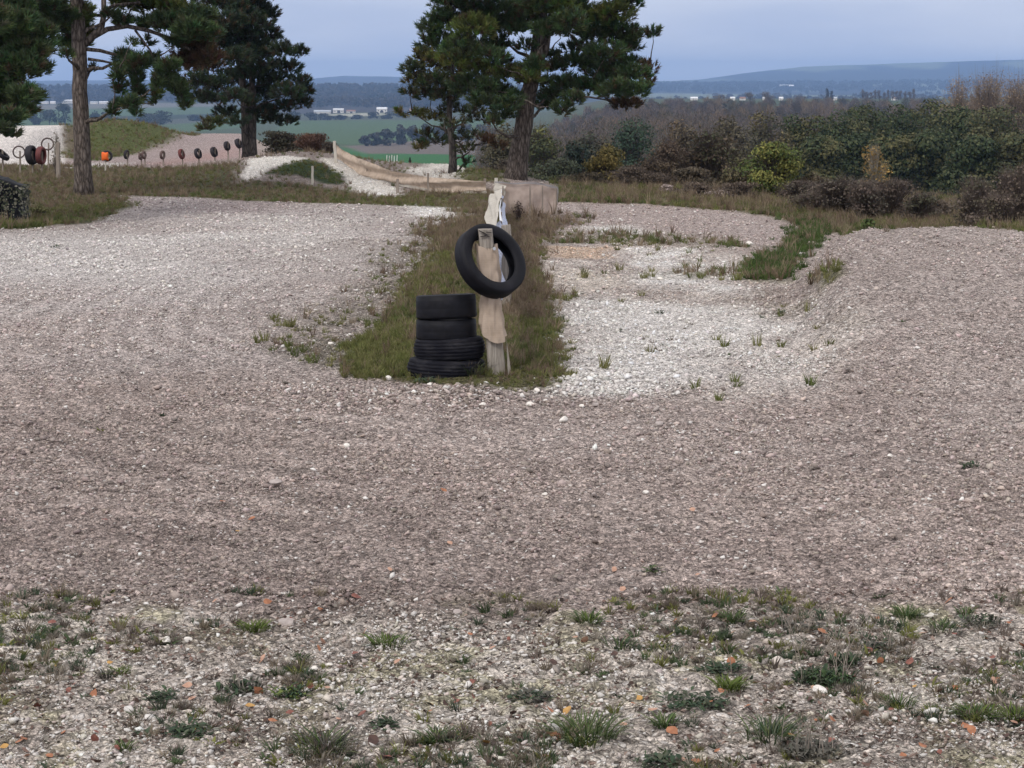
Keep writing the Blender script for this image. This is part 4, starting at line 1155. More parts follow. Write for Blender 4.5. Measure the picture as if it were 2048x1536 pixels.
def band(n, pxa, pxb, ya, yb, g):
    Y = np.exp(g.uniform(math.log(ya), math.log(yb), n))
    px = g.uniform(pxa, pxb, n)
    return (px - 1024) / FPX * Y, Y
g_ = np.random.default_rng(301)
X, Y = band(1500, 960, 2400, 330, 1500, g_)
H = np.interp(Y, [330, 1500], [11.5, 9.0]) * (.8 + .35 * g_.random(len(X)))
mass('woodland', 'grey brown leafless wood covering the slope at centre right', (X, Y), H, H * .62,
     [(.135, .105, .088), (.105, .085, .075), (.165, .12, .085), (.085, .080, .055), (.12, .10, .10), (.19, .14, .09), (.075, .065, .06)], 302, 150, .36, 'bare', 'woodland', .20)
X, Y = band(420, 1150, 2400, 300, 1400, g_)
H = np.interp(Y, [300, 1400], [9, 8]) * (.8 + .3 * g_.random(len(X)))
mass('undergrowth', 'dull olive leaves lower down in the leafless wood', (X, Y), H, H * .8,
     [(.075, .075, .045), (.10, .08, .05), (.06, .065, .045), (.13, .09, .05)], 303, 130, .34, 'leaf', 'woodland')
X, Y = band(900, 540, 1050, 3750, 5900, g_)
H = 15 * (.7 + .6 * g_.random(len(X)))
mass('valley_wood', 'dark wood covering the low hill behind the farm buildings', (X, Y), H, H * 1.1, [(.05, .048, .035), (.06, .05, .038), (.04, .045, .03), (.075, .065, .045)], 304, 60, .33, 'leaf', 'woodland')
X, Y = band(800, -200, 560, 4300, 6000, g_)
H = 13 * (.7 + .6 * g_.random(len(X)))
mass('valley_wood', 'far wood beyond the fields on the left', (X, Y), H, H * 1.2, [(.045, .045, .035), (.055, .05, .038)], 305, 50, .33, 'leaf', 'woodland')
X, Y = band(900, 1280, 2300, 3400, 7600, g_)
H = 11 * (.7 + .6 * g_.random(len(X)))
sel = fbm(X / 700, Y / 900, 3, 12) > .5
mass('valley_wood', 'scattered far wood on the plain at the right', (X[sel], Y[sel]), H[sel], H[sel] * 1.2, [(.06, .05, .04), (.085, .07, .05), (.05, .05, .035)], 306, 50, .3, 'leaf', 'woodland')
X, Y = band(1300, 1280, 2400, 8300, 9900, g_)
H = 15 * (.7 + .6 * g_.random(len(X)))
mass('valley_wood', 'dark wood on the long ridge under the right hand hills', (X, Y), H, H * 1.8, [(.035, .035, .03), (.045, .042, .034)], 307, 40, .28, 'leaf', 'woodland')

# trees and hedges in the valley
def far_trees(lst, name, group, cols, seed, leaf, n=700, lab=None):
    for k, (px, yb, wpx, hpx, label) in enumerate(lst):
        x, y = GV(px, yb)
        broad(name, label, px, yb - hpx, y, wpx, cols, seed + k, leaf=leaf * y / 1000, n=n, group=group, lob=12, twigs=0, z0=.0)
far_trees([(752, 289, 30, 24, 'pale green tree at the left end of the field hedge'), (775, 289, 34, 30, 'tree second from left in the field hedge'), (800, 287, 36, 38, 'tallest tree of the field hedge, by its middle'),
           (825, 286, 36, 34, 'broad tree right of the tallest in the field hedge'), (850, 284, 40, 36, 'hedge tree partly behind the small pine'), (880, 284, 40, 32, 'hedge tree behind the small pine trunk'), (930, 282, 50, 32, 'hedge tree right of the small pine trunk'),
           (730, 290, 26, 18, 'low bush at the left end of the field hedge'), (975, 282, 50, 36, 'hedge tree left of the leaning pine trunk')],
          'hedge_tree', 'trees of the hedge between the fields', [(.050, .048, .045), (.06, .058, .045), (.04, .045, .035)], 400, .62)
far_trees([(320, 252, 62, 30, 'round dark copse right of the hanging pine boughs'), (290, 250, 40, 24, 'dark bush left of the round copse'), (98, 250, 56, 30, 'green copse left of the tall bare trunk'),
           (130, 250, 40, 42, 'dark purple tree directly left of the tall bare trunk'), (70, 248, 30, 20, 'low tree at the left end of the copse'), (215, 246, 40, 22, 'grey bush just right of the tall bare trunk'), (190, 250, 30, 28, 'grey green tree beside the tall bare trunk'),
           (390, 240, 30, 10, 'low hedge bush in the left fields'), (425, 238, 30, 10, 'second low hedge bush in the left fields')],
          'copse_tree', 'dark copses in the left fields', [(.035, .045, .035), (.03, .035, .03), (.045, .05, .038)], 420, .5)
far_trees([(590, 238, 40, 16, 'dark tree by the greenhouses, behind the double pine'), (620, 239, 36, 14, 'dark tree left of the greenhouses'), (650, 239, 36, 12, 'low trees below the greenhouses'), (680, 238, 34, 8, 'low hedge bush below the white barn'),
           (712, 237, 30, 7, 'hedge bush below the small red roofed house'), (745, 236, 30, 12, 'dark bush left of the arched barn'), (775, 236, 36, 12, 'dark bush below the arched barn'), (805, 235, 36, 12, 'dark bush right of the arched barn'), (840, 234, 40, 14, 'dark tree behind small pine top'), (880, 234, 40, 14, 'dark tree behind the small pine crown')],
          'village_tree', 'dark trees round the farm buildings', [(.035, .04, .035), (.03, .035, .03)], 440, .45, 400)
# poplar row on the right
for k in range(13):
    px = 1725 + k * 8.6
    broad('poplar', '%s slender bare poplar from the left in the long row' % ['first', 'second', 'third', 'fourth', 'fifth', 'sixth', 'seventh', 'eighth', 'ninth', 'tenth', 'eleventh', 'twelfth', 'last'][k], px, 178 + (k % 3) * 2 + (k * 7 % 4), 2300, 13, [(.12, .10, .085), (.10, .085, .075)], 460 + k, leaf=.42, n=420, group='row of bare poplars', lob=7, twigs=70, twig=(.12, .1, .09), wood=.15, z0=.05)
for k, (px, yt, w, D, c, lab) in enumerate([(1655, 178, 10, 2200, 0, 'dark pointed conifer left of the poplar row'), (1664, 182, 8, 2200, 0, 'smaller pointed conifer beside the dark one'), (1500, 184, 34, 1900, 1, 'bare tree above the small white houses'),
                                             (1535, 182, 30, 1950, 1, 'bare tree left of the white hall'), (1440, 188, 40, 1800, 1, 'bare tree left above the houses'), (1600, 190, 40, 1700, 1, 'bare tree right below the white hall'), (1690, 196, 60, 1500, 2, 'green brown tree below the conifers'), (1770, 200, 80, 1300, 2, 'green brown tree below the poplar row')]):
    broad('ridge_tree', lab, px, yt, D, w, [[(.03, .035, .035)], [(.12, .10, .075), (.10, .085, .07)], [(.07, .075, .045), (.09, .08, .055)]][c], 480 + k, leaf=.5, n=500, group='trees on the spur before the plain', lob=10, twigs=160, twig=(.11, .09, .08), wood=.12, z0=.0)

# ------------------------------------------------------------------ far buildings
M_WALL = simple('pale_render', (.62, .58, .52), (.78, .74, .68), (1, 1, 1), .8, .3, 0)
M_ROOFR = simple('clay_tiles', (.20, .11, .08), (.30, .17, .12), (1, 1, 1), .9, 1, 0)
M_ROOFG = simple('grey_sheet_roof', (.36, .38, .40), (.5, .52, .55), (1, 1, 1), .7, .5, 0)
M_ROOFW = simple('white_sheet_roof', (.66, .66, .66), (.8, .8, .8), (1, 1, 1), .7, .5, 0)
M_DOOR = simple('dark_opening', (.035, .03, .028), (.06, .05, .045), (1, 1, 1), .9, 1, 0)
def barn(name, label, px, yb, D, wpx, h, roofm, rh=.45, depth=.7, door=True, rz=0., cat='building', wallm=None, arch=False, group=None):
    if D > 3000: D = G(px, yb)[1]
    p = at(px, yb, D)
    z = gz(p.x, p.y)
    w = wpx * D / FPX; d = w * depth
    r = empty(name, (p.x, p.y, z - .3), label, cat, group, rz)
    mb = MB(); mb.box(0, 0, (p.z - z + h) / 2, w, d, h + (p.z - z))
    H = h + (p.z - z)
    g2 = h * rh
    mb.add([(-w / 2, -d / 2, H), (-w / 2, d / 2, H), (-w / 2, 0, H + g2), (w / 2, -d / 2, H), (w / 2, d / 2, H), (w / 2, 0, H + g2)], [(0, 2, 1), (3, 4, 5)])
    mb.build('wall', wallm or M_WALL, r)
    rf = MB(); o_ = w * .03; th = .25
    for s_ in (-1, 1):
        a = Vector((-w / 2 - o_, s_ * (d / 2 + o_), H - g2 * .05)); b = Vector((w / 2 + o_, s_ * (d / 2 + o_), H - g2 * .05)); c = Vector((w / 2 + o_, 0, H + g2 + .03)); e = Vector((-w / 2 - o_, 0, H + g2 + .03))
        u = Vector((0, 0, th))
        rf.add([a, b, c, e, a + u, b + u, c + u, e + u], [(0, 1, 2, 3), (4, 7, 6, 5), (0, 4, 5, 1), (1, 5, 6, 2), (2, 6, 7, 3), (3, 7, 4, 0)])
    rf.build('roof', roofm, r)
    if door:
        dm = MB(); dw = w * .3
        if arch:
            pts = [(math.cos(t) * dw * .6, math.sin(t) * h * .75) for t in np.linspace(0, math.pi, 9)]
            dm.add([(x, -d / 2 - .12, H - h + z_) for x, z_ in pts] + [(x, -d / 2 + .1, H - h + z_) for x, z_ in pts], [tuple(range(9)), tuple(range(17, 8, -1))] + [(i, i + 9, i + 10, i + 1) for i in range(8)])
        else:
            dm.box(w * .05, -d / 2 - .05, H - h + h * .4, dw, .2, h * .75)
        dm.build('door', M_DOOR, r)
        for wx in (-.33, .36):
            wm = MB(); wm.box(w * wx, -d / 2 - .05, H - h * .45, w * .1, .2, h * .25); wm.build('window', M_DOOR, r)
    return r
barn('barn', 'white walled farm barn left of the small red roofed house', 677, 226, 3300, 20, 5.5, M_ROOFW, .25, .6)
barn('house', 'small house with red brown roof between the two white barns', 702, 226, 3320, 17, 3, M_ROOFR, .6, .6)
barn('barn', 'cream barn with a dark arched opening, right of the farm', 764, 225, 3350, 20, 6, M_ROOFW, .35, .8, True, 0, 'building', None, True)
barn('greenhouse', 'low long pale grey greenhouse at the left of the farm', 645, 227, 3250, 32, 3.2, M_ROOFG, .6, .5, False)
barn('shed', 'tiny pinkish shed at the corner of the ploughed field', 833, 278, 1750, 12, 2.6, M_ROOFW, .3, .7, False)
barn('house', 'tiny pale house right of the cream barn, behind the small pine', 822, 224, 3400, 6, 4, M_ROOFR, .5, .8, False)
barn('warehouse', 'white warehouse just left of the tall bare trunk', 136, 207, 4350, 22, 6, M_ROOFW, .3, .5, False)
for k, (px, w, rm, lab) in enumerate([(90, 14, M_ROOFG, 'far grey house in the left village, leftmost of the row'), (106, 10, M_ROOFW, 'far pale house in the left village, next to the warehouse'), (188, 14, M_ROOFG, 'far house just right of the tall bare trunk'), (208, 18, M_ROOFW, 'long far pale shed right of the tall bare trunk'), (228, 12, M_ROOFR, 'far red roofed house left of the hanging boughs')]):
    barn('house', lab, px, 208, 4400, w, 3.6, rm, .5, .6, False, group='houses of the far left village')
barn('hall', 'long white hall alone on the plain below the blue ridge', 1573, 179, 7600, 26, 13, M_ROOFW, .5, .3, False)
for k, (px, yb, w, rm, lab) in enumerate([(1465, 206, 8, M_ROOFW, 'white house at the left of the village on the right'), (1485, 207, 10, M_ROOFR, 'white gabled house with red roof in the right village'), (1530, 202, 8, M_ROOFW, 'white house right of the gabled one'), (1562, 199, 7, M_ROOFW, 'last white house toward the hall'),
                                          (1388, 193, 12, M_ROOFW, 'pale low house at the far left of the right hand village'), (1668, 198, 10, M_ROOFG, 'pale house below the pointed conifers'), (1790, 206, 8, M_ROOFR, 'house at the foot of the white church')]):
    D_ = 2380
    barn('house', lab, px, 201, D_, w * 1.15, 2.6, rm, .6, .8, False, group='houses of the village on the right')
def church():
    p = at(1785, 192, 2380); z = gz(p.x, p.y)
    r = empty('church', (p.x, p.y, z), 'small white church spire in front of the poplar row', 'church')
    h = p.z - z
    mb = MB(); mb.box(0, 0, h / 2, 2.4, 2.4, h); mb.build('tower', M_WALL, r)
    s = MB(); s.add([(-1.35, -1.35, h), (1.35, -1.35, h), (1.35, 1.35, h), (-1.35, 1.35, h), (0, 0, h + 4.5)], [(0, 1, 4), (1, 2, 4), (2, 3, 4), (3, 0, 4), (3, 2, 1, 0)]); s.build('spire', M_ROOFW, r)
    n_ = MB(); n_.box(3.4, 0, h * .35, 4.4, 3, h * .7); n_.build('nave', M_WALL, r)
church()

# ------------------------------------------------------------------ tyres
def tyre_np(Rr, Wd, bead=.62, grooves=4, seg=64, flat=.9, knobs=0, seed=0, warp=.0):
    """open carcass lathed round the local z axis"""
    th = .012; h = Wd / 2
    out = [(Rr * bead, -h * .62), (Rr * (bead + .04), -h * .86), (Rr * (bead + .16), -h * 1.0), (Rr * .86, -h * .98), (Rr * .925, -h * .90)]
    tread = []
    m = grooves
    ys = np.linspace(-h * .76, h * .76, m * 4 + 1)
    for i, y in enumerate(ys):
        crown = 1 - .055 * (y / h) ** 2 / .6
        ph = i % 4
        tread.append((Rr * crown - (.009 if (m and ph == 2) else 0), y))
    out = out + tread + [(r, -y) for r, y in out[::-1]]
    inn = [(Rr * bead + .004, h * .5), (Rr * (bead + .17), h * .86), (Rr * .90, h * .80), (Rr * .935, h * .5), (Rr * .94, 0), (Rr * .935, -h * .5), (Rr * .90, -h * .80), (Rr * (bead + .17), -h * .86), (Rr * bead + .004, -h * .5)]
    prof = np.array(out + inn)
    k = len(prof)
    an = np.linspace(0, 2 * math.pi, seg, endpoint=False)
    g = np.random.default_rng(seed)
    V = np.zeros((seg, k, 3))
    rr = prof[None, :, 0] * (1 + warp * np.cos(2 * an + g.random() * 6)[:, None] * .5)
    V[:, :, 0] = rr * np.cos(an)[:, None]; V[:, :, 1] = rr * np.sin(an)[:, None]
    V[:, :, 2] = prof[None, :, 1] + warp * .12 * Rr * np.sin(an * 2 + 1)[:, None]
    idx = np.arange(seg * k).reshape(seg, k)
    F = np.stack([idx, np.roll(idx, -1, 0), np.roll(np.roll(idx, -1, 0), -1, 1), np.roll(idx, -1, 1)], -1).reshape(-1, 4)
    return V.reshape(-1, 3), F

def put_tyre(label, Rr, Wd, loc, rot, m, grooves=4, bead=.62, group=None, seg=64, warp=.0, seed=0):
    V, F = tyre_np(Rr, Wd, bead, grooves, seg, seed=seed, warp=warp)
    o = mesh_np('tyre', V, F, m, None, None, True)
    o.location = loc; o.rotation_euler = rot
    return props(o, label, 'tyre', group)

D0 = 18.95
px_m = FPX / D0
def sx(px): return (px - 1024) / FPX * D0
gs = gz(sx(890), D0)
def zc_at(py, D=D0): return at(1000, py, D).z
stack = [(891, 738, .360, .205, M_RUBBER2, 5, (R(-2), R(1.5), 0), 'bottom tyre of the stack, widest, dusty and half sunk in soil'),
         (897, 696, .325, .203, M_RUBBER2, 5, (R(-3.5), R(-2.2), 0), 'second tyre from the ground in the stack, grooved and pushed right'),
         (891, 658, .296, .190, M_RUBBER, 0, (R(-3), R(-.5), 0), 'third tyre from the ground in the stack, smooth black'),
         (891, 613, .296, .222, M_RUBBER, 0, (R(-5), R(-2.4), 0), 'top tyre of the stack, smooth deep black')]
for px, py, r_, w_, m_, gv, ro, lab in stack:
    put_tyre(lab, r_, w_, (sx(px), D0 + .12, zc_at(py, D0 + .12)), ro, m_, gv, .62, 'tyres stacked beside the post', warp=.02, seed=int(px + py))

# the post with the hung tyre
def big_post():
    b = at(994, 752, D0); gzp = gz(b.x, D0)
    tp = at(970, 458, D0)
    r = empty('fence_post', (b.x, D0, gzp), 'thick weathered wooden post carrying the hung tyre', 'post')
    mb = MB(); B = Vector((b.x, D0, gzp))
    ax = tp - B
    n = 14; rows = []
    random.seed(5)
    V = []; F = []; cs = 16
    for i in range(n + 1):
        f = i / n
        c = ax * f - Vector((0, 0, .25 * (1 - f) * (i == 0)))
        hw = .075 - .006 * f + .012 * (1 - f) ** 3
        for k in range(cs):
            a = 2 * math.pi * k / cs
            sqr = 1 / max(abs(math.cos(a)), abs(math.sin(a))) ** .78
            rr = hw * sqr * .93 * (1 + .05 * math.sin(k * 5.1 + f * 3) + .03 * (random.random() - .5))
            V.append(c + Vector((math.cos(a) * rr, math.sin(a) * rr, 0)))
    for i in range(n):
        for k in range(cs):
            F.append((i * cs + k, i * cs + (k + 1) % cs, (i + 1) * cs + (k + 1) % cs, (i + 1) * cs + k))
    F.append(tuple(n * cs + k for k in range(cs)))
    mb.add(V, F)
    # split and splinter leaning off the foot
    mb.add([(.10, -.06, -.05), (.14, -.06, -.05), (.085, -.065, .34), (.10, -.03, -.05)], [(0, 1, 2), (0, 3, 2), (1, 3, 2)])
    mb.build('shaft', M_WOODPOST, r)
    nb = MB()
    for (x, z) in ((-.03, -.02), (.0, -.035), (.035, -.025), (-.015, -.06), (.02, -.055)):
        p = ax + Vector((x, -.08, z)); nb.box(p.x, p.y, p.z, .05, .008, .009, Matrix.Rotation(random.uniform(-.5, .5), 3, 'Y'))
    nb.build('nails', simple('rusty_nail', (.03, .025, .025), (.06, .05, .045), (10, 10, 10), .6, 1, 0), r)
    bo = MB(); p = ax + Vector((.085, -.075, -.17)); bo.tube([p, p + Vector((0, -.05, 0))], .014, 8); bo.build('bolt', M_ROOFG, r)
    return r, B, ax
postr, PB, PAX = big_post()

def fabric_mat(name, c1, c2, stripes=400, transl=.25, holes=.0):
    m, t, b = mat(name); lk = t.links.new
    cc = coord(t, (1, 1, 1))
    n = N(t, 'ShaderNodeTexNoise'); n.inputs['Scale'].default_value = 7; n.inputs['Detail'].default_value = 6; lk(cc, n.inputs['Vector'])
    w = N(t, 'ShaderNodeTexWave', bands_direction='Z'); w.inputs['Scale'].default_value = stripes / 20.; w.inputs['Distortion'].default_value = 1.5; w.inputs['Detail'].default_value = 2; lk(cc, w.inputs['Vector'])
    mx = N(t, 'ShaderNodeMath', operation='MULTIPLY_ADD'); lk(w.outputs['Fac'], mx.inputs[0]); mx.inputs[1].default_value = .07; lk(n.outputs['Fac'], mx.inputs[2])
    r = N(t, 'ShaderNodeValToRGB'); r.color_ramp.elements[0].position = .32; r.color_ramp.elements[0].color = (*c1, 1); r.color_ramp.elements[1].position = .68; r.color_ramp.elements[1].color = (*c2, 1)
    lk(mx.outputs[0], r.inputs[0]); lk(r.outputs[0], b.inputs['Base Color']); b.inputs['Roughness'].default_value = .85
    bp = N(t, 'ShaderNodeBump'); bp.inputs['Strength'].default_value = .12; bp.inputs['Distance'].default_value = .003; lk(w.outputs['Fac'], bp.inputs['Height']); lk(bp.outputs[0], b.inputs['Normal'])
    tr = N(t, 'ShaderNodeBsdfTranslucent'); lk(r.outputs[0], tr.inputs[0])
    ms = N(t, 'ShaderNodeMixShader'); ms.inputs[0].default_value = transl; lk(b.outputs[0], ms.inputs[1]); lk(tr.outputs[0], ms.inputs[2])
    if holes:
        tp = N(t, 'ShaderNodeBsdfTransparent'); m2 = N(t, 'ShaderNodeMixShader'); m2.inputs[0].default_value = holes
        lk(ms.outputs[0], m2.inputs[1]); lk(tp.outputs[0], m2.inputs[2]); ms = m2
    lk(ms.outputs[0], t.nodes['Material Output'].inputs['Surface'])
    return m
M_TAN = fabric_mat('tan_debris_net', (.42, .325, .245), (.60, .485, .385))
M_PINK = fabric_mat('pinkish_net', (.36, .28, .235), (.50, .40, .34), holes=.16)
M_BEIGE = fabric_mat('beige_net', (.52, .47, .40), (.66, .62, .54))
M_GREYNET = fabric_mat('grey_net', (.24, .23, .235), (.36, .345, .35), transl=.4, holes=.3)

def mesh_net_mat():
    m, t, b = mat('blue_white_mesh'); lk = t.links.new
    cc = coord(t, (1, .35, 1)); 
    w = N(t, 'ShaderNodeTexWave', bands_direction='DIAGONAL'); w.inputs['Scale'].default_value = 14; w.inputs['Distortion'].default_value = 2; w.inputs['Detail'].default_value = 2; w.inputs['Detail Scale'].default_value = 3; lk(cc, w.inputs['Vector'])
    r = N(t, 'ShaderNodeValToRGB'); r.color_ramp.elements[0].position = .35; r.color_ramp.elements[0].color = (.17, .20, .30, 1); r.color_ramp.elements[1].position = .62; r.color_ramp.elements[1].color = (.66, .70, .82, 1)
    lk(w.outputs['Fac'], r.inputs[0]); lk(r.outputs[0], b.inputs['Base Color'])
    return m
M_MESH = mesh_net_mat()

# tan fabric wrapped round the post
def wrap():
    V = []; F = []
    rows = 44; cs = 56
    top_f, bot_f = .885, .27
    for i in range(rows + 1):
        f = top_f + (bot_f - top_f) * i / rows
        c = PB + PAX * f
        t = i / rows
        for k in range(cs):
            a = 2 * math.pi * k / cs
            sqr = 1 / max(abs(math.cos(a)), abs(math.sin(a))) ** .7
            fold = .012 * math.sin(a * 3 + t * 5) + .012 * math.sin(a * 5 - t * 3 + 1) + .007 * math.sin(a * 11 + t * 9) + .034 * (float(vn(np.array(a * 2.2 + t * 2.5), np.array(t * 6.0), 3)) - .4)
            lowb = .030 * ss(.62, 1.0, np.array(t)) * (1 + math.cos(a + .9))
            rr = (.075 - .006 * f) * sqr * .93 + .010 + abs(fold) + float(lowb) * .45
            dz = .02 * math.sin(a * 2 + 1) * (t == 1 or t == 0) + (.045 * math.cos(a - 2.2) * (t > .9))
            V.append((c.x + math.cos(a) * rr + .01 * math.sin(t * 5), c.y + math.sin(a) * rr, c.z + dz))
    for i in range(rows):
        for k in range(cs):
            F.append((i * cs + k, i * cs + (k + 1) % cs, (i + 1) * cs + (k + 1) % cs, (i + 1) * cs + k))
    o = mesh_np('net_wrap', np.array(V) - np.array(PB), np.array(F), M_TAN, None, None, True)
    o.location = PB
    props(o, 'tan netting wrapped round the thick post below the hung tyre', 'netting')
wrap()
# hung tyre: leans over the post head, its top behind the post and its foot in front
hc = at(981, 522, D0 + .02)
nrm = Vector((.54, -.65, .47)).normalized()
V, F = tyre_np(.368, .158, .63, 0, 96, warp=.01)
ht = mesh_np('tyre', V, F, M_RUBBER, None, None, True)
ht.location = hc
ht.rotation_euler = nrm.to_track_quat('Z', 'Y').to_euler()
props(ht, 'black tyre hung tilted over the head of the thick post', 'tyre')

# second post behind, and the net running back from the first post
def stake(px, yb, yt, D, r, m, label, lean=0., group=None, sq=True, name='wooden_stake', cat='stake'):
    b = at(px, yb, D); g0 = gz(b.x, b.y)
    t = at(px + lean, yt, D)
    r0 = empty(name, (b.x, b.y, g0), label, cat, group)
    mb = MB(); e = Vector((t.x - b.x, 0, t.z - g0))
    random.seed(int(px * 7 + yb))
    n = 4 if sq else 8
    pts = [Vector((0, 0, -.12))] + [e * f + Vector((random.uniform(-.15, .15) * r, 0, 0)) for f in (.25, .5, .75, 1)]
    mb.tube(pts, [r * 1.05, r, r * .98, r * .95, r * .9], n, True, .08, sq)
    mb.build('shaft', m, r0)
    return r0
stake(1012, 600, 450, 24.6, .078, M_WOODPOST, 'grey wooden post behind the hung tyre, netting fixed to it')
stake(992, 440, 356, 41.5, .045, M_PALESTAKE, 'pale thin stake at the corner where both nets meet')

def sheet(name, label, rowsP, m, cat='netting', nx=60, ny=10, wav=.02, freq=5., seed=0, group=None, parent=None, z_w=.01, thick=0):
    """rowsP: list of (top point, bottom point) along the net"""
    T = np.array([p[0][:] for p in rowsP], float); Bm = np.array([p[1][:] for p in rowsP], float)
    s_ = np.linspace(0, len(T) - 1, nx)
    def ip(A): return np.stack([np.interp(s_, np.arange(len(A)), A[:, k]) for k in range(3)], -1)
    T2, B2 = ip(T), ip(Bm)
    tt = np.linspace(0, 1, ny)[None, :, None]
    P = T2[:, None, :] * (1 - tt) + B2[:, None, :] * tt
    run = np.gradient(T2, axis=0); nn = np.stack([-run[:, 1], run[:, 0], run[:, 2] * 0], -1); nn /= np.linalg.norm(nn, axis=1, keepdims=True) + 1e-9
    u = np.repeat(s_[:, None], ny, 1); v = np.repeat(tt[:, :, 0], nx, 0)
    d = wav * (np.sin(v * freq * 2 + u * 1.1 + seed) * .6 + (fbm(u * 1.3 + seed, v * 3, 3, 5) - .5) * 2)
    P = P + nn[:, None, :] * d[..., None]
    P[:, :, 2] += z_w * (fbm(u * 2 + 3, v * 2, 2, 6 + seed) - .5) * 2
    idx = np.arange(nx * ny).reshape(nx, ny)
    F = np.stack([idx[:-1, :-1], idx[1:, :-1], idx[1:, 1:], idx[:-1, 1:]], -1).reshape(-1, 4)
    V = P.reshape(-1, 3)
    o0 = V.mean(0) if parent is None else np.array(parent.location)
    o = mesh_np(name, V - o0, F, m, parent, None, True)
    if parent is None: o.location = o0
    if label: props(o, label, cat, group)
    return o

# slanting beige net and blue mesh seen almost end on
netr = empty('net_fence', at(992, 520, 30), 'pale netting fence running back from the thick post to the corner', 'net fence')
netr.location.z = 0
sheet('beige_net', None, [(at(1003, 385, 41), at(976, 388, 41)), (at(1000, 378, 38), at(976, 400, 38)), (at(1001, 395, 34), at(974, 425, 34)), (at(998, 418, 29), at(975, 450, 29)), (at(1000, 452, 24.5), at(978, 472, 24.5))], M_BEIGE, wav=.05, freq=7., nx=120, ny=14, parent=netr)
sheet('beige_flap', None, [(at(988, 364, 41.4), at(986, 395, 41.4)), (at(1012, 372, 41.2), at(1010, 392, 41.2))], M_BEIGE, nx=10, wav=.03, parent=netr)
sheet('blue_mesh', None, [(at(1002, 390, 40), at(1006, 412, 40)), (at(1003, 400, 36), at(1012, 438, 36)), (at(1002, 415, 31), at(1016, 470, 31)), (at(1004, 435, 27), at(1014, 530, 27)), (at(998, 452, 24), at(1010, 575, 24)), (at(990, 480, 21.5), at(1006, 600, 21.5)), (at(978, 490, 19.2), at(990, 600, 19.2))], M_MESH, wav=.05, nx=90, parent=netr)
sheet('top_cord', None, [(at(1001, 378, 41), at(1003, 379, 41)), (at(1002, 392, 36), at(1004.5, 394, 36)), (at(998, 412, 31), at(1001, 415, 31)), (at(1000, 440, 25), at(1004, 443, 25))], M_ROOFW, wav=.01, nx=30, parent=netr)

for px, yt, D, lab in ((1001, 424, 28.5, 'grey stake holding the pale netting just behind the hung tyre'), (1002, 396, 34.5, 'grey stake holding the pale netting halfway to the corner')):
    gy = 160 + 2.62 * FPX / D
    stake(px, gy, yt, D, .03, M_STAKE, lab, 0, 'stakes of the pale netting')
# net panels facing the camera at the corner
Dp = 41.3
pr = empty('net_panel_fence', at(1060, 437, Dp), 'pinkish brown net panels with thin brown stakes facing the camera', 'net fence')
pr.location.z = gz(pr.location.x, Dp)
sheet('panel', None, [(at(1000, 366, Dp), at(1004, 428, Dp)), (at(1030, 369, Dp), at(1030, 428, Dp)), (at(1060, 366, Dp), at(1060, 427, Dp)), (at(1073, 370, Dp), at(1073, 429, Dp)), (at(1085, 369, Dp), at(1085, 426, Dp)), (at(1100, 374, Dp), at(1100, 429, Dp)), (at(1113, 374, Dp), at(1113, 423, Dp))], M_PINK, wav=.035, freq=3., nx=70, ny=12, parent=pr, z_w=.015)
sheet('grey_skirt', None, [(at(1056, 426, Dp + .04), at(1058, 440, Dp + .04)), (at(1085, 427, Dp + .04), at(1088, 445, Dp + .04)), (at(1113, 424, Dp + .04), at(1115, 436, Dp + .04))], M_GREYNET, wav=.01, nx=30, parent=pr)
sheet('top_hem', None, [(at(990, 362, Dp - .03), at(990, 366, Dp - .03)), (at(1030, 366, Dp - .03), at(1030, 369.5, Dp - .03)), (at(1060, 363, Dp - .03), at(1060, 367, Dp - .03)), (at(1085, 367, Dp - .03), at(1085, 370, Dp - .03)), (at(1116, 373, Dp - .03), at(1116, 379, Dp - .03))], M_GREYNET, wav=.005, nx=40, ny=3, parent=pr)
sheet('edge_strip', None, [(at(1113, 374, Dp), at(1113, 418, Dp)), (at(1117, 376, Dp + .3), at(1116, 402, Dp + .3))], M_GREYNET, wav=.005, nx=8, parent=pr)
for k, (px, yt, yb, lab) in enumerate([(1060, 371, 444, 'thin brown stake at the left seam of the pink net panels'), (1085, 371, 452, 'thin brown stake at the middle seam of the pink net panels'), (1113, 376, 443, 'thin brown stake at the right end of the pink net panels'), (1006, 372, 440, 'thin brown stake near the left end of the pink net panels')]):
    stake(px, yb, yt, Dp - .14, .020, M_STAKE, lab, 0, 'stakes of the pink net panels')
# twiggy weed in front of the panels
broad('dead_weed', 'dark dead weed sprawling before the pink net panels', 1038, 398, 40, 40, [(.05, .035, .03)], 95, leaf=.022, n=90, cat='plant', trunk=False, twigs=130, lob=8, z0=.2, twig=(.07, .05, .045), wood=.004)

# the sweeping tan net on the left
def left_net():
    r = empty('tan_net_fence', at(820, 385, 56), 'long tan netting fence sweeping down from the chalk mound to the grass', 'net fence')
    r.location.z = 0
    Ds = [(668, 288, 316, 64), (690, 304, 331, 62.5), (715, 316, 344, 60.5), (735, 323, 355, 59), (770, 335, 362, 57), (800, 345, 372, 55), (830, 350, 378, 54), (856, 354, 383, 53), (900, 357, 386, 52), (940, 360, 387, 51.3), (971, 362, 387, 51)]
    Ds = [(x, a, b, G(x, b)[1] - .25) for x, a, b, D in Ds]
    sheet('netting', None, [(at(x, a, D), at(x + 2, b, D)) for x, a, b, D in Ds], M_TAN, wav=.07, freq=4.2, nx=160, ny=16, parent=r, z_w=.02)
    sheet('lower_hem', None, [(at(x + 2, b - 5, D - .03), at(x + 2, b, D - .03)) for x, a, b, D in Ds[3:]], M_BEIGE, wav=.01, nx=100, ny=3, parent=r, z_w=.005)
left_net()
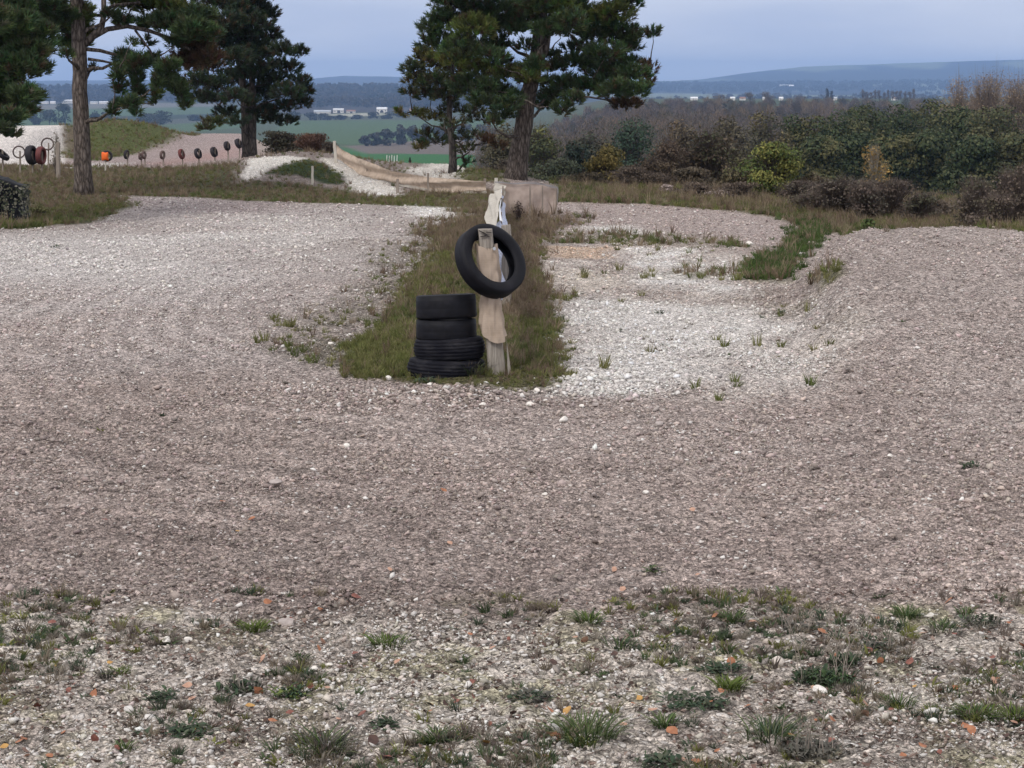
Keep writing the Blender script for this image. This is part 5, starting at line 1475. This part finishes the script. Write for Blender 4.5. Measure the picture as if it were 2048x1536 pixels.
for px, yt, yb, D, lab, m_, ln, rr in [(672, 282, 330, 64, 'tall pale stake at the upper left end of the tan net', M_PALESTAKE, -3, .055), (735, 321, 358, 58.8, 'brown stake one third along the tan net', M_STAKE, 0, .028), (856, 346, 392, 52.9, 'brown stake two thirds along the tan net', M_STAKE, 0, .032), (970, 357, 390, 50.9, 'pale brown stake at the right end of the tan net', M_STAKE, 0, .04)]:
    stake(px, yb, yt, G(px, yb - 6)[1] - .35, rr, m_, lab, ln, 'stakes of the tan net')
stake(795, 392, 358, 50.5, .045, M_STAKE, 'short grey stake standing before the tan net at the chalk run out')
stake(625, 372, 332, 53.5, .038, M_PALESTAKE, 'pale grey stake on the dark green face of the chalk mound')
stake(457, 350, 312, 62, .032, M_STAKE, 'thin grey stake left of the chalk mound')

# white hurdle and black bollard out on the field edge
def hurdle():
    b = at(782, 334, 68); g0 = gz(b.x, b.y)
    r = empty('white_hurdle', (b.x, b.y, g0), 'small white slatted wooden hurdle behind the tan net', 'hurdle')
    o0 = b.z - g0
    for k, x in enumerate((-.16, -.08, .0, .08, .17)):
        mb = MB(); mb.tube([(x, 0, o0 - .25), (x + .03, .02, o0 + .38 - .02 * (k % 2))], .013, 5); mb.build('slat', M_ROOFW, r)
    mb = MB(); mb.tube([(-.22, -.02, o0 + .12), (.26, -.02, o0 + .16)], .014, 5); mb.build('rail', M_ROOFW, r)
hurdle()
def bollard():
    b = at(820, 333, 69); g0 = gz(b.x, b.y)
    r = empty('black_bollard', (b.x, b.y, g0), 'small black post standing right of the white hurdle', 'post')
    h = b.z - g0
    mb = MB(); mb.tube([(0, 0, -.1), (0, 0, h + .13), (0, 0, h + .16), (0, 0, h + .2)], [.035, .035, .05, .05], 8); mb.build('body', M_RUBBER, r)
    mb = MB(); mb.tube([(0, 0, h + .2), (0, 0, h + .30)], [.03, .02], 8); mb.build('cap', M_RUBBER, r)
bollard()

# tyres on stakes along the far track
def far_row():
    Df = 66
    RED = simple('red_tyre_paint', (.10, .03, .03), (.16, .05, .045), (6, 6, 6), .7, 1, 0)
    BRN = simple('brown_dusty_tyre', (.09, .06, .055), (.15, .105, .095), (6, 6, 6), .9, 1, 0)
    DRK = simple('dull_black_tyre', (.02, .018, .022), (.04, .035, .04), (6, 6, 6), .8, 1, 0)
    lst = [(3, 308, 330, .27, .13, (1.50, 1.35), DRK, 'black tyre on the stake cut by the left edge', 62, 0),
           (38, 304, 333, .19, .05, (.25, .05), BRN, 'thin ring tyre on a brown stake before the white ramp, second from left', 62, 1),
           (63, 310, 336, .29, .20, (1.35, .25), DRK, 'large black tyre leaning right on its stake before the white ramp', 62, 0),
           (82, 311, 345, .27, .17, (1.40, .15), RED, 'dark red tyre leaning beside the large black one', 62, 0),
           (95, 288, 340, .20, .05, (.10, 0), BRN, 'thin ring tyre on the tall stake above the dark red tyre', 64, 1),
           (253, 309, 335, .15, .08, (1.3, .1), DRK, 'small black tyre right of the orange sack', Df, 0),
           (281, 313, 336, .11, .07, (1.3, .0), BRN, 'brown tyre on the left of a close pair of stakes', Df, 0),
           (288, 310, 334, .13, .07, (1.3, .0), BRN, 'brown tyre on the right of a close pair of stakes', Df, 0),
           (325, 310, 336, .14, .08, (1.25, .2), BRN, 'brown tyre on a stake, third from the double pine side of the pair', Df, 0),
           (363, 308, 334, .165, .10, (1.3, .2), RED, 'reddish tyre midway along the row on the pink track', Df, 0),
           (396, 307, 330, .17, .11, (1.2, .2), DRK, 'dark tyre on the pale stake right of the reddish tyre', Df, 0),
           (428, 304, 322, .165, .12, (1.25, .25), DRK, 'black tyre on a stake, third from the double pine', Df, 0),
           (454, 292, 312, .15, .11, (1.25, .25), DRK, 'black tyre on a stake, second from the double pine', Df, 0),
           (477, 287, 300, .16, .13, (1.3, .3), DRK, 'black tyre on a stake right beside the double pine', Df, 0)]
    for k, (px, py, yb, r_, w_, ro, m_, lab, D, ring) in enumerate(lst):
        c = at(px, py, D)
        V, F = tyre_np(r_, w_, .78 if ring else .6, 2, 28)
        o = mesh_np('tyre', V, F, m_, None, None, True); o.location = c
        rs_ = random.Random(k * 5 + 3)
        n_ = Vector((math.sin(ro[0] + .0), -math.cos(ro[0]), ro[1] + rs_.uniform(-.25, .25))).normalized()
        o.rotation_euler = n_.to_track_quat('Z', 'Y').to_euler()
        props(o, lab, 'tyre', 'tyres on stakes along the far track')
        stake(px + 2, yb, py - (8 if not ring else 2), D + .02, .030 if D < 65 else .026, M_STAKE, 'brown stake carrying the ' + ' '.join(lab.replace(' on a stake', '').replace(' on its stake', '').split()[:11]), 0, 'stakes along the far track')
    # orange sack over a stake, tyre behind
    c = at(210, 313, 63)
    g = np.random.default_rng(3); v = IV.copy()
    import bmesh
    bm = bmesh.new(); bmesh.ops.create_icosphere(bm, subdivisions=3, radius=1)
    for q in bm.verts:
        k = 1 + .12 * math.sin(q.co.x * 5 + 1) * math.cos(q.co.z * 4) + .05 * math.sin(q.co.z * 9)
        sq_ = 1 / max(abs(q.co.x), abs(q.co.z), .6) * .75
        q.co = Vector((q.co.x * .125 * k * sq_, q.co.y * .09, q.co.z * .155 * k * sq_))
    me = bpy.data.meshes.new('orange_sack'); bm.to_mesh(me); bm.free()
    me.materials.append(simple('orange_plastic', (.70, .10, .015), (.95, .20, .04), (8, 8, 8), .6, 1, .3))
    for p in me.polygons: p.use_smooth = True
    o = bpy.data.objects.new('orange_sack', me); C.objects.link(o); o.location = c; props(o, 'bright orange plastic sack pulled over a tyre on a stake', 'sack')
    V, F = tyre_np(.17, .09, .6, 2, 28); o = mesh_np('tyre', V, F, DRK, None, None, True); o.location = at(214, 312, 63.2)
    o.rotation_euler = (R(80), 0, R(20)); props(o, 'black tyre showing behind the orange sack', 'tyre', 'tyres on stakes along the far track')
    stake(211, 340, 320, 63, .03, M_PALESTAKE, 'pale stake under the orange sack', 0, 'stakes along the far track')
    # weathered stump-like post left of the big trunk
    stake(116, 357, 285, 58, .07, M_STAKE, 'thick grey post left of the tall bare trunk, weeds round it')
far_row()
broad('weed_bush', 'pale brown dry weeds round the thick grey post', 113, 266, 58.5, 34, [(.26, .23, .17), (.20, .17, .13)], 96, leaf=.022, n=380, cat='plant', trunk=False, twigs=260, lob=8, z0=.25, twig=(.16, .13, .11), wood=.006)

# black wrapped stack at the left edge with pale leaves stuck on it
def black_stack():
    D = 41
    a = at(-60, 438, D); b = at(47, 438, D); g0 = gz(0.5 * (a.x + b.x), D)
    zt1 = at(0, 352, D).z; zt2 = at(46, 372, D).z
    r = empty('covered_stack', ((a.x + b.x) / 2, D, g0), 'black netted stack dotted with pale dead leaves at the left edge', 'covered stack')
    w = b.x - a.x
    n = 18; V = []; F = []
    nx, nz = 16, 10
    bm_ = []
    g = np.random.default_rng(8)
    def P(u, v, side):
        ztop = (zt1 + (zt2 - zt1) * max(0, (u - .45) / .55)) - g0
        x = (u - .5) * w + .02 * math.sin(v * 9 + side); y = (-.45 if side == 0 else .5) + .04 * math.sin(u * 11 + v * 7)
        return (x + g.normal(0, .006), y + .10 * (side == 0) * v, -.05 + (ztop + .05) * v + g.normal(0, .008))
    for side in (0, 1):
        for i in range(nx + 1):
            for j in range(nz + 1): V.append(P(i / nx, j / nz, side))
    def id_(s, i, j): return s * (nx + 1) * (nz + 1) + i * (nz + 1) + j
    for s in (0, 1):
        for i in range(nx):
            for j in range(nz):
                q = (id_(s, i, j), id_(s, i + 1, j), id_(s, i + 1, j + 1), id_(s, i, j + 1)); F.append(q if s == 0 else q[::-1])
    for i in range(nx): F.append((id_(0, i, nz), id_(0, i + 1, nz), id_(1, i + 1, nz), id_(1, i, nz)))
    for j in range(nz): F.append((id_(0, nx, j), id_(1, nx, j), id_(1, nx, j + 1), id_(0, nx, j + 1))); F.append((id_(0, 0, j + 1), id_(1, 0, j + 1), id_(1, 0, j), id_(0, 0, j)))
    mesh_np('cover', np.array(V), np.array(F), M_RUBBER, r, None, False)
    m = 520
    u = g.random(m); v = g.random(m) ** .9
    ztop = (zt1 + (zt2 - zt1) * np.clip((u - .45) / .55, 0, 1)) - g0
    Pc = np.stack([(u - .5) * w, -.53 + .12 * v, ztop * v * 1.02], -1)
    Nn = np.tile([0, -1, .3], (m, 1)) + g.normal(size=(m, 3)) * .5; Nn /= np.linalg.norm(Nn, axis=1, keepdims=True)
    V2, F2 = leaf_quads(Pc, Nn, .028, g, .7)
    m2 = 260; v = g.random(m2) ** .9
    P3 = np.stack([np.full(m2, w / 2 + .035), -.5 + 1.0 * g.random(m2), (zt2 - g0) * v * 1.02], -1)
    N3 = np.tile([1, -.2, .3], (m2, 1)) + g.normal(size=(m2, 3)) * .5; N3 /= np.linalg.norm(N3, axis=1, keepdims=True)
    V3, F3 = leaf_quads(P3, N3, .028, g, .7); V2 = np.concatenate([V2, V3]); F2 = np.concatenate([F2, F3 + m * 4]); m += m2
    pal = np.array([(.20, .19, .13), (.30, .28, .22), (.12, .13, .08), (.05, .06, .04)])
    mesh_np('dead_leaves', V2, F2, M_LEAF, r, np.repeat(pal[g.integers(0, 4, m)], 4, axis=0))
black_stack()
broad('weed_bush', 'yellowish leafy weed at the right foot of the black netted stack', 78, 408, 43, 60, [(.20, .19, .09), (.14, .14, .06)], 97, leaf=.02, n=520, cat='plant', trunk=False, twigs=120, lob=8, z0=.1, wood=.004)

# ------------------------------------------------------------------ foreground things
def leaf_mesh(name, m, size, seed):
    g = np.random.default_rng(seed)
    out = [(0, -1), (.45, -.75), (.75, -.3), (.6, .25), (.3, .65), (0, 1.05), (-.3, .65), (-.62, .25), (-.72, -.3), (-.42, -.75)]
    V = [(0, 0, .12)]; cur = g.uniform(.15, .5)
    for x, y in out:
        z = cur * (x * x) * .9 + .18 * y * y * g.uniform(.3, 1.2)
        V.append((x * (1 + g.normal(0, .05)), y, z))
    V = np.array(V) * size
    F = np.array([(0, i, i % 10 + 1) for i in range(1, 11)])
    F = np.array([(0, 1 + i, 1 + (i + 1) % 10) for i in range(10)])
    me = bpy.data.meshes.new(name); me.from_pydata(V.tolist(), [], F.tolist()); me.materials.append(m); me.update()
    return me
leafk = [('rust orange', simple('leaf_orange', (.24, .095, .05), (.40, .18, .095), (30, 30, 30), .7, 1, .2)), ('dull red brown', simple('leaf_redbrown', (.14, .05, .04), (.26, .11, .08), (30, 30, 30), .7, 1, .2)),
         ('pinkish tan', simple('leaf_tan', (.36, .20, .14), (.50, .31, .22), (30, 30, 30), .7, 1, .2)), ('yellow orange', simple('leaf_yellow', (.38, .20, .06), (.50, .30, .10), (30, 30, 30), .7, 1, .2)),
         ('dark brown', simple('leaf_brown', (.05, .03, .027), (.11, .065, .05), (30, 30, 30), .7, 1, .2))]
lms = [[leaf_mesh('fallen_leaf', m, .021 + .002 * j, 10 * i + j) for j in range(3)] for i, (n_, m) in enumerate(leafk)]
fixed = [(65, 1225, 0), (183, 1225, 0), (105, 1252, 1), (430, 1208, 2), (535, 1210, 0), (640, 1225, 0), (712, 1200, 1), (830, 1210, 2), (730, 1270, 0), (645, 1290, 2), (525, 1325, 2), (795, 1330, 2), (150, 1375, 1), (188, 1395, 0), (517, 1390, 0), (500, 1420, 3), (385, 1405, 2), (620, 1380, 1), (655, 1383, 2), (388, 1472, 3),
         (530, 1425, 1), (725, 1435, 1), (860, 1415, 3), (945, 1400, 1), (990, 1385, 1), (975, 1495, 3), (1025, 1475, 0), (40, 1490, 0), (100, 1520, 0), (1245, 1185, 2), (1228, 1145, 2), (1395, 1155, 2), (1897, 1208, 0), (1430, 1238, 0), (1350, 1248, 0), (1755, 1243, 0), (1645, 1270, 0), (1702, 1272, 0),
         (1150, 1282, 2), (1065, 1300, 0), (1170, 1288, 2), (1462, 1333, 0), (1535, 1362, 1), (1100, 1428, 0), (1135, 1430, 3), (1275, 1420, 1), (1380, 1410, 0), (1388, 1445, 0), (1345, 1470, 0), (1175, 1458, 0), (1200, 1463, 0), (1700, 1365, 1), (1755, 1375, 3), (1820, 1330, 1), (1880, 1390, 1), (1988, 1370, 2),
         (1582, 1478, 3), (1585, 1500, 0), (1730, 1415, 2), (1930, 1460, 0), (1845, 1500, 0), (2040, 1450, 1), (1392, 1530, 0), (1440, 1535, 2), (1690, 1330, 1), (1305, 1428, 2), (445, 1008, 0), (503, 1043, 0), (475, 1068, 3), (210, 1045, 1), (900, 1092, 2), (1385, 1025, 2), (780, 1145, 2), (887, 985, 0), (745, 1490, 4), (1560, 1215, 4)]
random.seed(77)
auto = []
for k in range(150):
    py = 1240 + 295 * random.random() ** .9
    auto.append((random.uniform(-60, 2110), py, random.choices(range(5), (3, 5, 3, .6, 5))[0]))
LEAVES = []
for k, (px, py, c) in enumerate(fixed + auto):
    x, y = G(px, min(py, 1560))
    o = bpy.data.objects.new('fallen_leaf', random.choice(lms[c])); C.objects.link(o)
    o.location = (x, y, gz(x, y) + .018)
    o.rotation_euler = (random.gauss(0, .45) - .15, random.gauss(0, .35), random.random() * 6.28)
    s = random.uniform(.8, 1.35) if k < len(fixed) else random.uniform(.55, 1.1); o.scale = (s, s * random.uniform(.8, 1.1), s)
    LEAVES.append((o, leafk[c][0], px, min(py, 1560)))

# distinct pale stones
def rock(px, py, w, label, seed, group='pale chalk stones', flat=.55, m=None):
    import bmesh
    g = np.random.default_rng(seed)
    x, y = G(px, py)
    sc = w * y / FPX / 2
    bm = bmesh.new(); bmesh.ops.create_icosphere(bm, subdivisions=2, radius=1)
    dd = rand_dirs(9, g); cut = .45 + .35 * g.random(9)
    for v in bm.verts:
        c = v.co
        for d_, q in zip(dd, cut):
            D_ = Vector(d_); e = c.dot(D_)
            if e > q: c = c - D_ * (e - q) * .9
        v.co = Vector((c.x * sc, c.y * sc * .75, c.z * sc * flat))
    me = bpy.data.meshes.new('stone'); bm.to_mesh(me); bm.free(); me.materials.append(m or M_ROCK)
    o = bpy.data.objects.new('stone', me); C.objects.link(o); o.location = (x, y, gz(x, y) + sc * flat * .45 + .006); o.rotation_euler = (0, 0, g.random() * 6)
    return props(o, label, 'stone', group)
M_GSTONE = simple('grey_clod', (.30, .25, .23), (.46, .41, .38), (30, 30, 30), .95, 1, .6)
rl = [(1640, 1388, 42, 'largest white stone, at the foot of the big weed in the foreground', 0), (333, 1287, 34, 'flat white stone left of its round neighbour on the left verge', 0), (375, 1285, 24, 'white stone touching the flat one on the left verge', 0), (66, 1360, 22, 'round white stone near the left edge of the verge', 0),
      (117, 1308, 20, 'round cream stone on the left verge', 0), (185, 1300, 14, 'small white stone right of the cream one', 0), (628, 1342, 22, 'white stone standing upright at lower centre left', 0), (658, 1335, 20, 'pale split stone at lower centre left', 0), (980, 1358, 18, 'small round white stone at lower centre', 0),
      (575, 1250, 44, 'broad grey white stone at the front edge of the track', 1), (915, 1230, 26, 'pale stone at the centre front edge of the track', 1), (1860, 1236, 24, 'flat pale stone at the right front edge of the track', 0), (693, 896, 22, 'white stone alone on the brown track, centre left', 0), (553, 970, 34, 'flat brownish grey clod on the track, centre left', 1),
      (1126, 843, 26, 'pale stone on the track just right of centre', 0), (1090, 992, 16, 'small white stone on the track near the centre', 0), (1292, 988, 16, 'small white stone right of the centre of the track', 0), (958, 1050, 12, 'tiny white stone on the track at centre', 0), (1318, 852, 24, 'grey white stone in front of the chalk floor', 1),
      (1780, 915, 16, 'small white stone on the right hand track', 0), (565, 908, 24, 'grey stone left of the white one on the track', 1), (860, 705 + 68, 18, 'white stone in front of the bottom tyre', 0), (965, 812, 16, 'small white stone before the post', 0), (1075, 785, 22, 'pale stone right of the post foot', 0), (935, 752, 14, 'small stone against the bottom tyre', 0), (1190, 812, 20, 'pale stone right of the island tip', 1), (1060, 812, 20, 'cream stone before the island tip', 0),
      (1320, 524 + 36, 18, 'white stone on the weedy chalk floor', 0), (1500, 490, 20, 'pale stone by the green corner', 0), (1360, 720 - 80, 12, 'small pale stone mid chalk floor', 0), (1165, 815, 16, 'white stone right of centre in front of the island', 0), (778, 760, 22, 'white stone left of the tyre stack', 0), (660, 690, 16, 'white stone at the left fringe of the island', 0), (400, 752 - 5, 22, 'brown clod alone on the left track', 1), (1800, 1145, 18, 'grey clod on the right track front', 1)]
for k, (px, py, w, lab, mm) in enumerate(rl):
    rock(px, py, w, lab, 500 + k, m=M_GSTONE if mm else M_ROCK)

# distinct weeds and grass tufts in the foreground
def fg_tuft(px, py, wpx, hpx, cols, label, seed, kind='grass', n=120, stalks=0):
    g = np.random.default_rng(seed)
    x, y = G(px, py); z = gz(x, y); ppm = FPX / y
    w = wpx / ppm; h = hpx / ppm * 1.2
    r = empty('grass_tuft' if kind == 'grass' else 'weed', (x, y, z), label, 'grass tuft' if kind == 'grass' else 'weed')
    P = []; F = []; cc = []
    if kind == 'grass':
        for i in range(n):
            an = g.random() * 6.283; rr = g.random() ** .6 * w * .42
            b0 = np.array([math.cos(an) * rr, math.sin(an) * rr, 0])
            out_ = np.array([math.cos(an + g.normal(0, .5)), math.sin(an + g.normal(0, .5)), 0])
            L_ = h * (.6 + .8 * g.random()); ln = (.5 + 1.1 * g.random()) * .85
            sd_ = np.array([-out_[1], out_[0], 0]); ww = .0022 * (.7 + .8 * g.random())
            k = len(P); c = np.array(cols[g.integers(0, len(cols))]) * (.6 + .8 * g.random())
            for j, t in enumerate((0, .4, .75, 1)):
                q = b0 + out_ * (L_ * ln * t ** 1.6) + np.array([0, 0, L_ * t * (1 - .35 * t * ln)])
                if j < 3: P += [q - sd_ * ww, q + sd_ * ww]; cc += [c, c]
                else: P.append(q); cc.append(c * 1.2)
            F += [(k, k + 1, k + 3), (k, k + 3, k + 2), (k + 2, k + 3, k + 5), (k + 2, k + 5, k + 4), (k + 4, k + 5, k + 6)]
    else:
        for i in range(n):                 # flat rosettes of toothed leaves
            an = g.random() * 6.283; rr = g.random() ** .7 * w * .40
            b0 = np.array([math.cos(an) * rr, math.sin(an) * rr * .9, .002 + .03 * g.random() ** 2])
            a2 = g.random() * 6.283; out_ = np.array([math.cos(a2), math.sin(a2), 0]); sd_ = np.array([-out_[1], out_[0], 0])
            L_ = .015 + .04 * g.random(); ww = L_ * (.10 + .14 * g.random()); up_ = .2 + 1.3 * g.random()
            c = np.array(cols[g.integers(0, len(cols))]) * (.6 + .8 * g.random())
            k = len(P)
            for j, (t, q_) in enumerate(((0, .2), (.35, 1), (.7, .8), (1, 0))):
                q = b0 + out_ * (L_ * t) + np.array([0, 0, h * .5 * up_ * math.sin(t * 2.2) * .5])
                if j < 3: P += [q - sd_ * ww * q_, q + sd_ * ww * q_]; cc += [c, c]
                else: P.append(q); cc.append(c)
            F += [(k, k + 1, k + 3), (k, k + 3, k + 2), (k + 2, k + 3, k + 5), (k + 2, k + 5, k + 4), (k + 4, k + 5, k + 6)]
    mesh_np('leaves', np.array(P), np.array(F), M_LEAF, r, np.array(cc))
    if stalks:
        mb = MB(); random.seed(seed)
        for i in range(stalks):
            bx = random.uniform(-.35, .35) * w; by = random.uniform(-.2, .2) * w; lx = random.uniform(-.5, .5); H = h * random.uniform(1.4, 3.0)
            pts = [Vector((bx + lx * H * f * f, by, H * f)) for f in (0, .35, .7, 1)]
            mb.tube(pts, [.0022, .0018, .0014, .001], 4)
            for j in range(3):
                f = .45 + .18 * j; p = Vector((bx + lx * H * f * f, by, H * f)); q = p + Vector((random.uniform(-.035, .035), 0, .028)); mb.tube([p, q], [.001, .0007], 3)
                mb.tube([q, q + Vector((0, 0, .008))], [.003, .002], 5)
        mb.build('stalks', M_STAKE, r)
GR = [(.050, .085, .030), (.075, .11, .035), (.11, .13, .055)]; DG = [(.040, .066, .038), (.058, .088, .045), (.075, .085, .055)]; YG = [(.09, .13, .025), (.12, .15, .04)]; GY = [(.10, .095, .08), (.07, .07, .055), (.13, .12, .10)]
ft = [(1170, 1480, 150, 40, GR, 'largest green grass tuft, bottom centre right, with leaves caught in it', 'grass', 260, 0), (1650, 1365, 160, 45, DG + GR[:1], 'big dark leafy weed with tall dead stalks behind the largest white stone', 'weed', 420, 9), (1690, 1330, 80, 40, DG, 'darker leafy part beside the big weed, right side', 'weed', 160, 4),
      (870, 1485, 60, 24, GR, 'small dark green tuft at bottom centre left', 'grass', 130, 0), (1460, 1378, 70, 20, YG, 'yellow green low tuft left of the big weed', 'grass', 160, 0), (1440, 1345, 110, 24, DG, 'dark rosette weed left behind the big weed', 'weed', 200, 2), (1390, 1410, 180, 22, DG, 'wide flat dark weed in the middle right of the verge', 'weed', 260, 0),
      (1540, 1480, 120, 36, GR + DG, 'rough green tuft left of the bottom right stalks', 'grass', 200, 0), (1330, 1455, 50, 24, GR, 'small upright grass tuft right of the largest tuft', 'grass', 90, 0), (1620, 1510, 160, 40, GY, 'grey dead tangle of weed at the bottom right', 'weed', 240, 8), (1180, 1246, 60, 18, YG + GR, 'green tuft at the front edge of the track, centre right', 'grass', 110, 0), (1465, 1245, 60, 20, GR, 'green tuft at the front edge of the track, right of centre', 'grass', 100, 2),
      (1240, 1295, 70, 18, DG + GR, 'low dark tuft behind the wide flat weed', 'grass', 80, 0), (1815, 1235, 60, 20, GR, 'green tuft at the right front edge of the track', 'grass', 110, 0), (1885, 1262, 70, 18, GR + DG, 'low green tuft beyond the flat pale stone', 'grass', 110, 0), (1930, 1230, 36, 16, GR, 'small green tuft near the right edge of the track front', 'grass', 60, 0), (1960, 1250, 110, 26, GY + DG, 'grey green weed near the right edge', 'weed', 160, 2),
      (1950, 1435, 90, 22, YG + GR, 'bright grass tuft low at the right edge', 'grass', 150, 1), (2030, 1440, 60, 24, YG, 'yellow green tuft cut by the right edge', 'grass', 90, 0), (1800, 1415, 60, 24, GR, 'thin grass tuft right of the largest white stone', 'grass', 80, 2), (510, 1262, 60, 18, YG, 'mossy yellow green tuft on the left verge front', 'grass', 140, 0), (775, 1292, 90, 18, GR + YG, 'wide green tuft at lower centre', 'grass', 150, 0), (105, 1268, 44, 20, DG + GR, 'green seedling near the left edge', 'weed', 60, 0),
      (480, 1385, 110, 36, GY + DG, 'grey green thistle like weed on the left verge', 'weed', 170, 3), (580, 1395, 90, 26, DG + YG, 'flat green weed right of the grey thistle like weed', 'weed', 160, 0), (325, 1400, 80, 20, DG, 'flat dark weed left of the grey thistle like weed', 'weed', 130, 0), (380, 1470, 120, 22, DG, 'dark flat weed under the yellow leaf at bottom left', 'weed', 200, 0), (650, 1505, 110, 36, GY + GR, 'grey green grass tuft at the bottom, left of centre', 'grass', 180, 0), (770, 1455, 60, 18, DG, 'small dark weed above the bottom centre tuft', 'weed', 110, 0),
      (250, 1500, 50, 16, GR, 'tiny green tuft at bottom left', 'grass', 60, 0), (240, 1350, 50, 16, YG, 'yellow green moss tuft on the left verge', 'grass', 60, 0), (1060, 1400, 110, 22, GY + DG, 'bluish grey flat weed at bottom centre', 'weed', 170, 0), (1305, 1145, 40, 14, DG + GR, 'lone small green weed on the brown track', 'weed', 50, 0), (1938, 936, 50, 16, DG, 'lone green weed on the right hand track', 'weed', 70, 0), (1560, 626, 30, 8, DG, 'dark flat weed on the chalk floor, far right of it', 'weed', 60, 0), (1320, 628, 24, 8, DG, 'small dark weed mid chalk floor', 'weed', 40, 0), (1240, 664, 14, 10, DG, 'tiny dark weed on the bright chalk', 'weed', 24, 0),
      (945, 752, 40, 30, GY + GR, 'grey tuft growing against the bottom tyre', 'grass', 120, 0), (1320, 1530, 120, 20, DG, 'dark flat weed cut by the bottom edge', 'weed', 160, 0), (112, 495, 30, 9, DG, 'small dark weed alone on the left track', 'weed', 40, 0), (215, 1355, 40, 14, GY, 'dry wisp on the left verge', 'grass', 60, 0), (1750, 1300, 100, 20, GY + DG, 'grey dead weed beyond the big weed on the right', 'weed', 150, 5), (850, 765, 60, 14, DG, 'dark weed under the bottom tyre', 'weed', 90, 0), (1600, 1260, 120, 16, GY, 'grey dead stems in front of the track edge', 'weed', 90, 10)]
for k, (px, py, w, h, cols, lab, kind, n, stk) in enumerate(ft):
    fg_tuft(px, py, w, h, cols, lab, 700 + k, kind, n, stk)

# every leaf is named by the weed, tuft or stone nearest to it
feat = [(f[0], f[1], f[5] if len(f) > 6 else f[3]) for f in ft + rl]
cnt = {}
for o, cn, px, py in LEAVES:
    fx, fy, fl_ = min(feat, key=lambda f: (f[0] - px) ** 2 + ((f[1] - py) * 1.8) ** 2)
    dx, dy = px - fx, (py - fy) * 1.8
    side = ('right of' if dx > 0 else 'left of') if abs(dx) > abs(dy) else ('in front of' if dy > 0 else 'behind')
    lb = '%s fallen leaf %s the %s' % (cn, side, fl_.split(',')[0])
    lb = ' '.join(lb.split()[:16])
    cnt.setdefault(lb, []).append(o)
for lb, os_ in cnt.items():
    for o in os_: props(o, lb, 'leaf', 'fallen leaves on the verge' if len(os_) == 1 else lb.replace('leaf', 'leaves', 1))

# ------------------------------------------------------------------ haze
def haze():
    m = bpy.data.materials.new('haze'); m.use_nodes = True
    t = m.node_tree; t.nodes.remove(t.nodes['Principled BSDF'])
    v = t.nodes.new('ShaderNodeVolumePrincipled')
    v.inputs['Color'].default_value = (.38, .60, 1.0, 1)
    v.inputs['Density'].default_value = 0.95e-4
    v.inputs['Anisotropy'].default_value = 0.0
    t.links.new(v.outputs[0], t.nodes['Material Output'].inputs['Volume'])
    mb = MB(); mb.box(0, 7400, 28, 30000, 15200, 206)
    o = mb.build('haze', m)
    props(o, None, None, None, 'stuff')
haze()
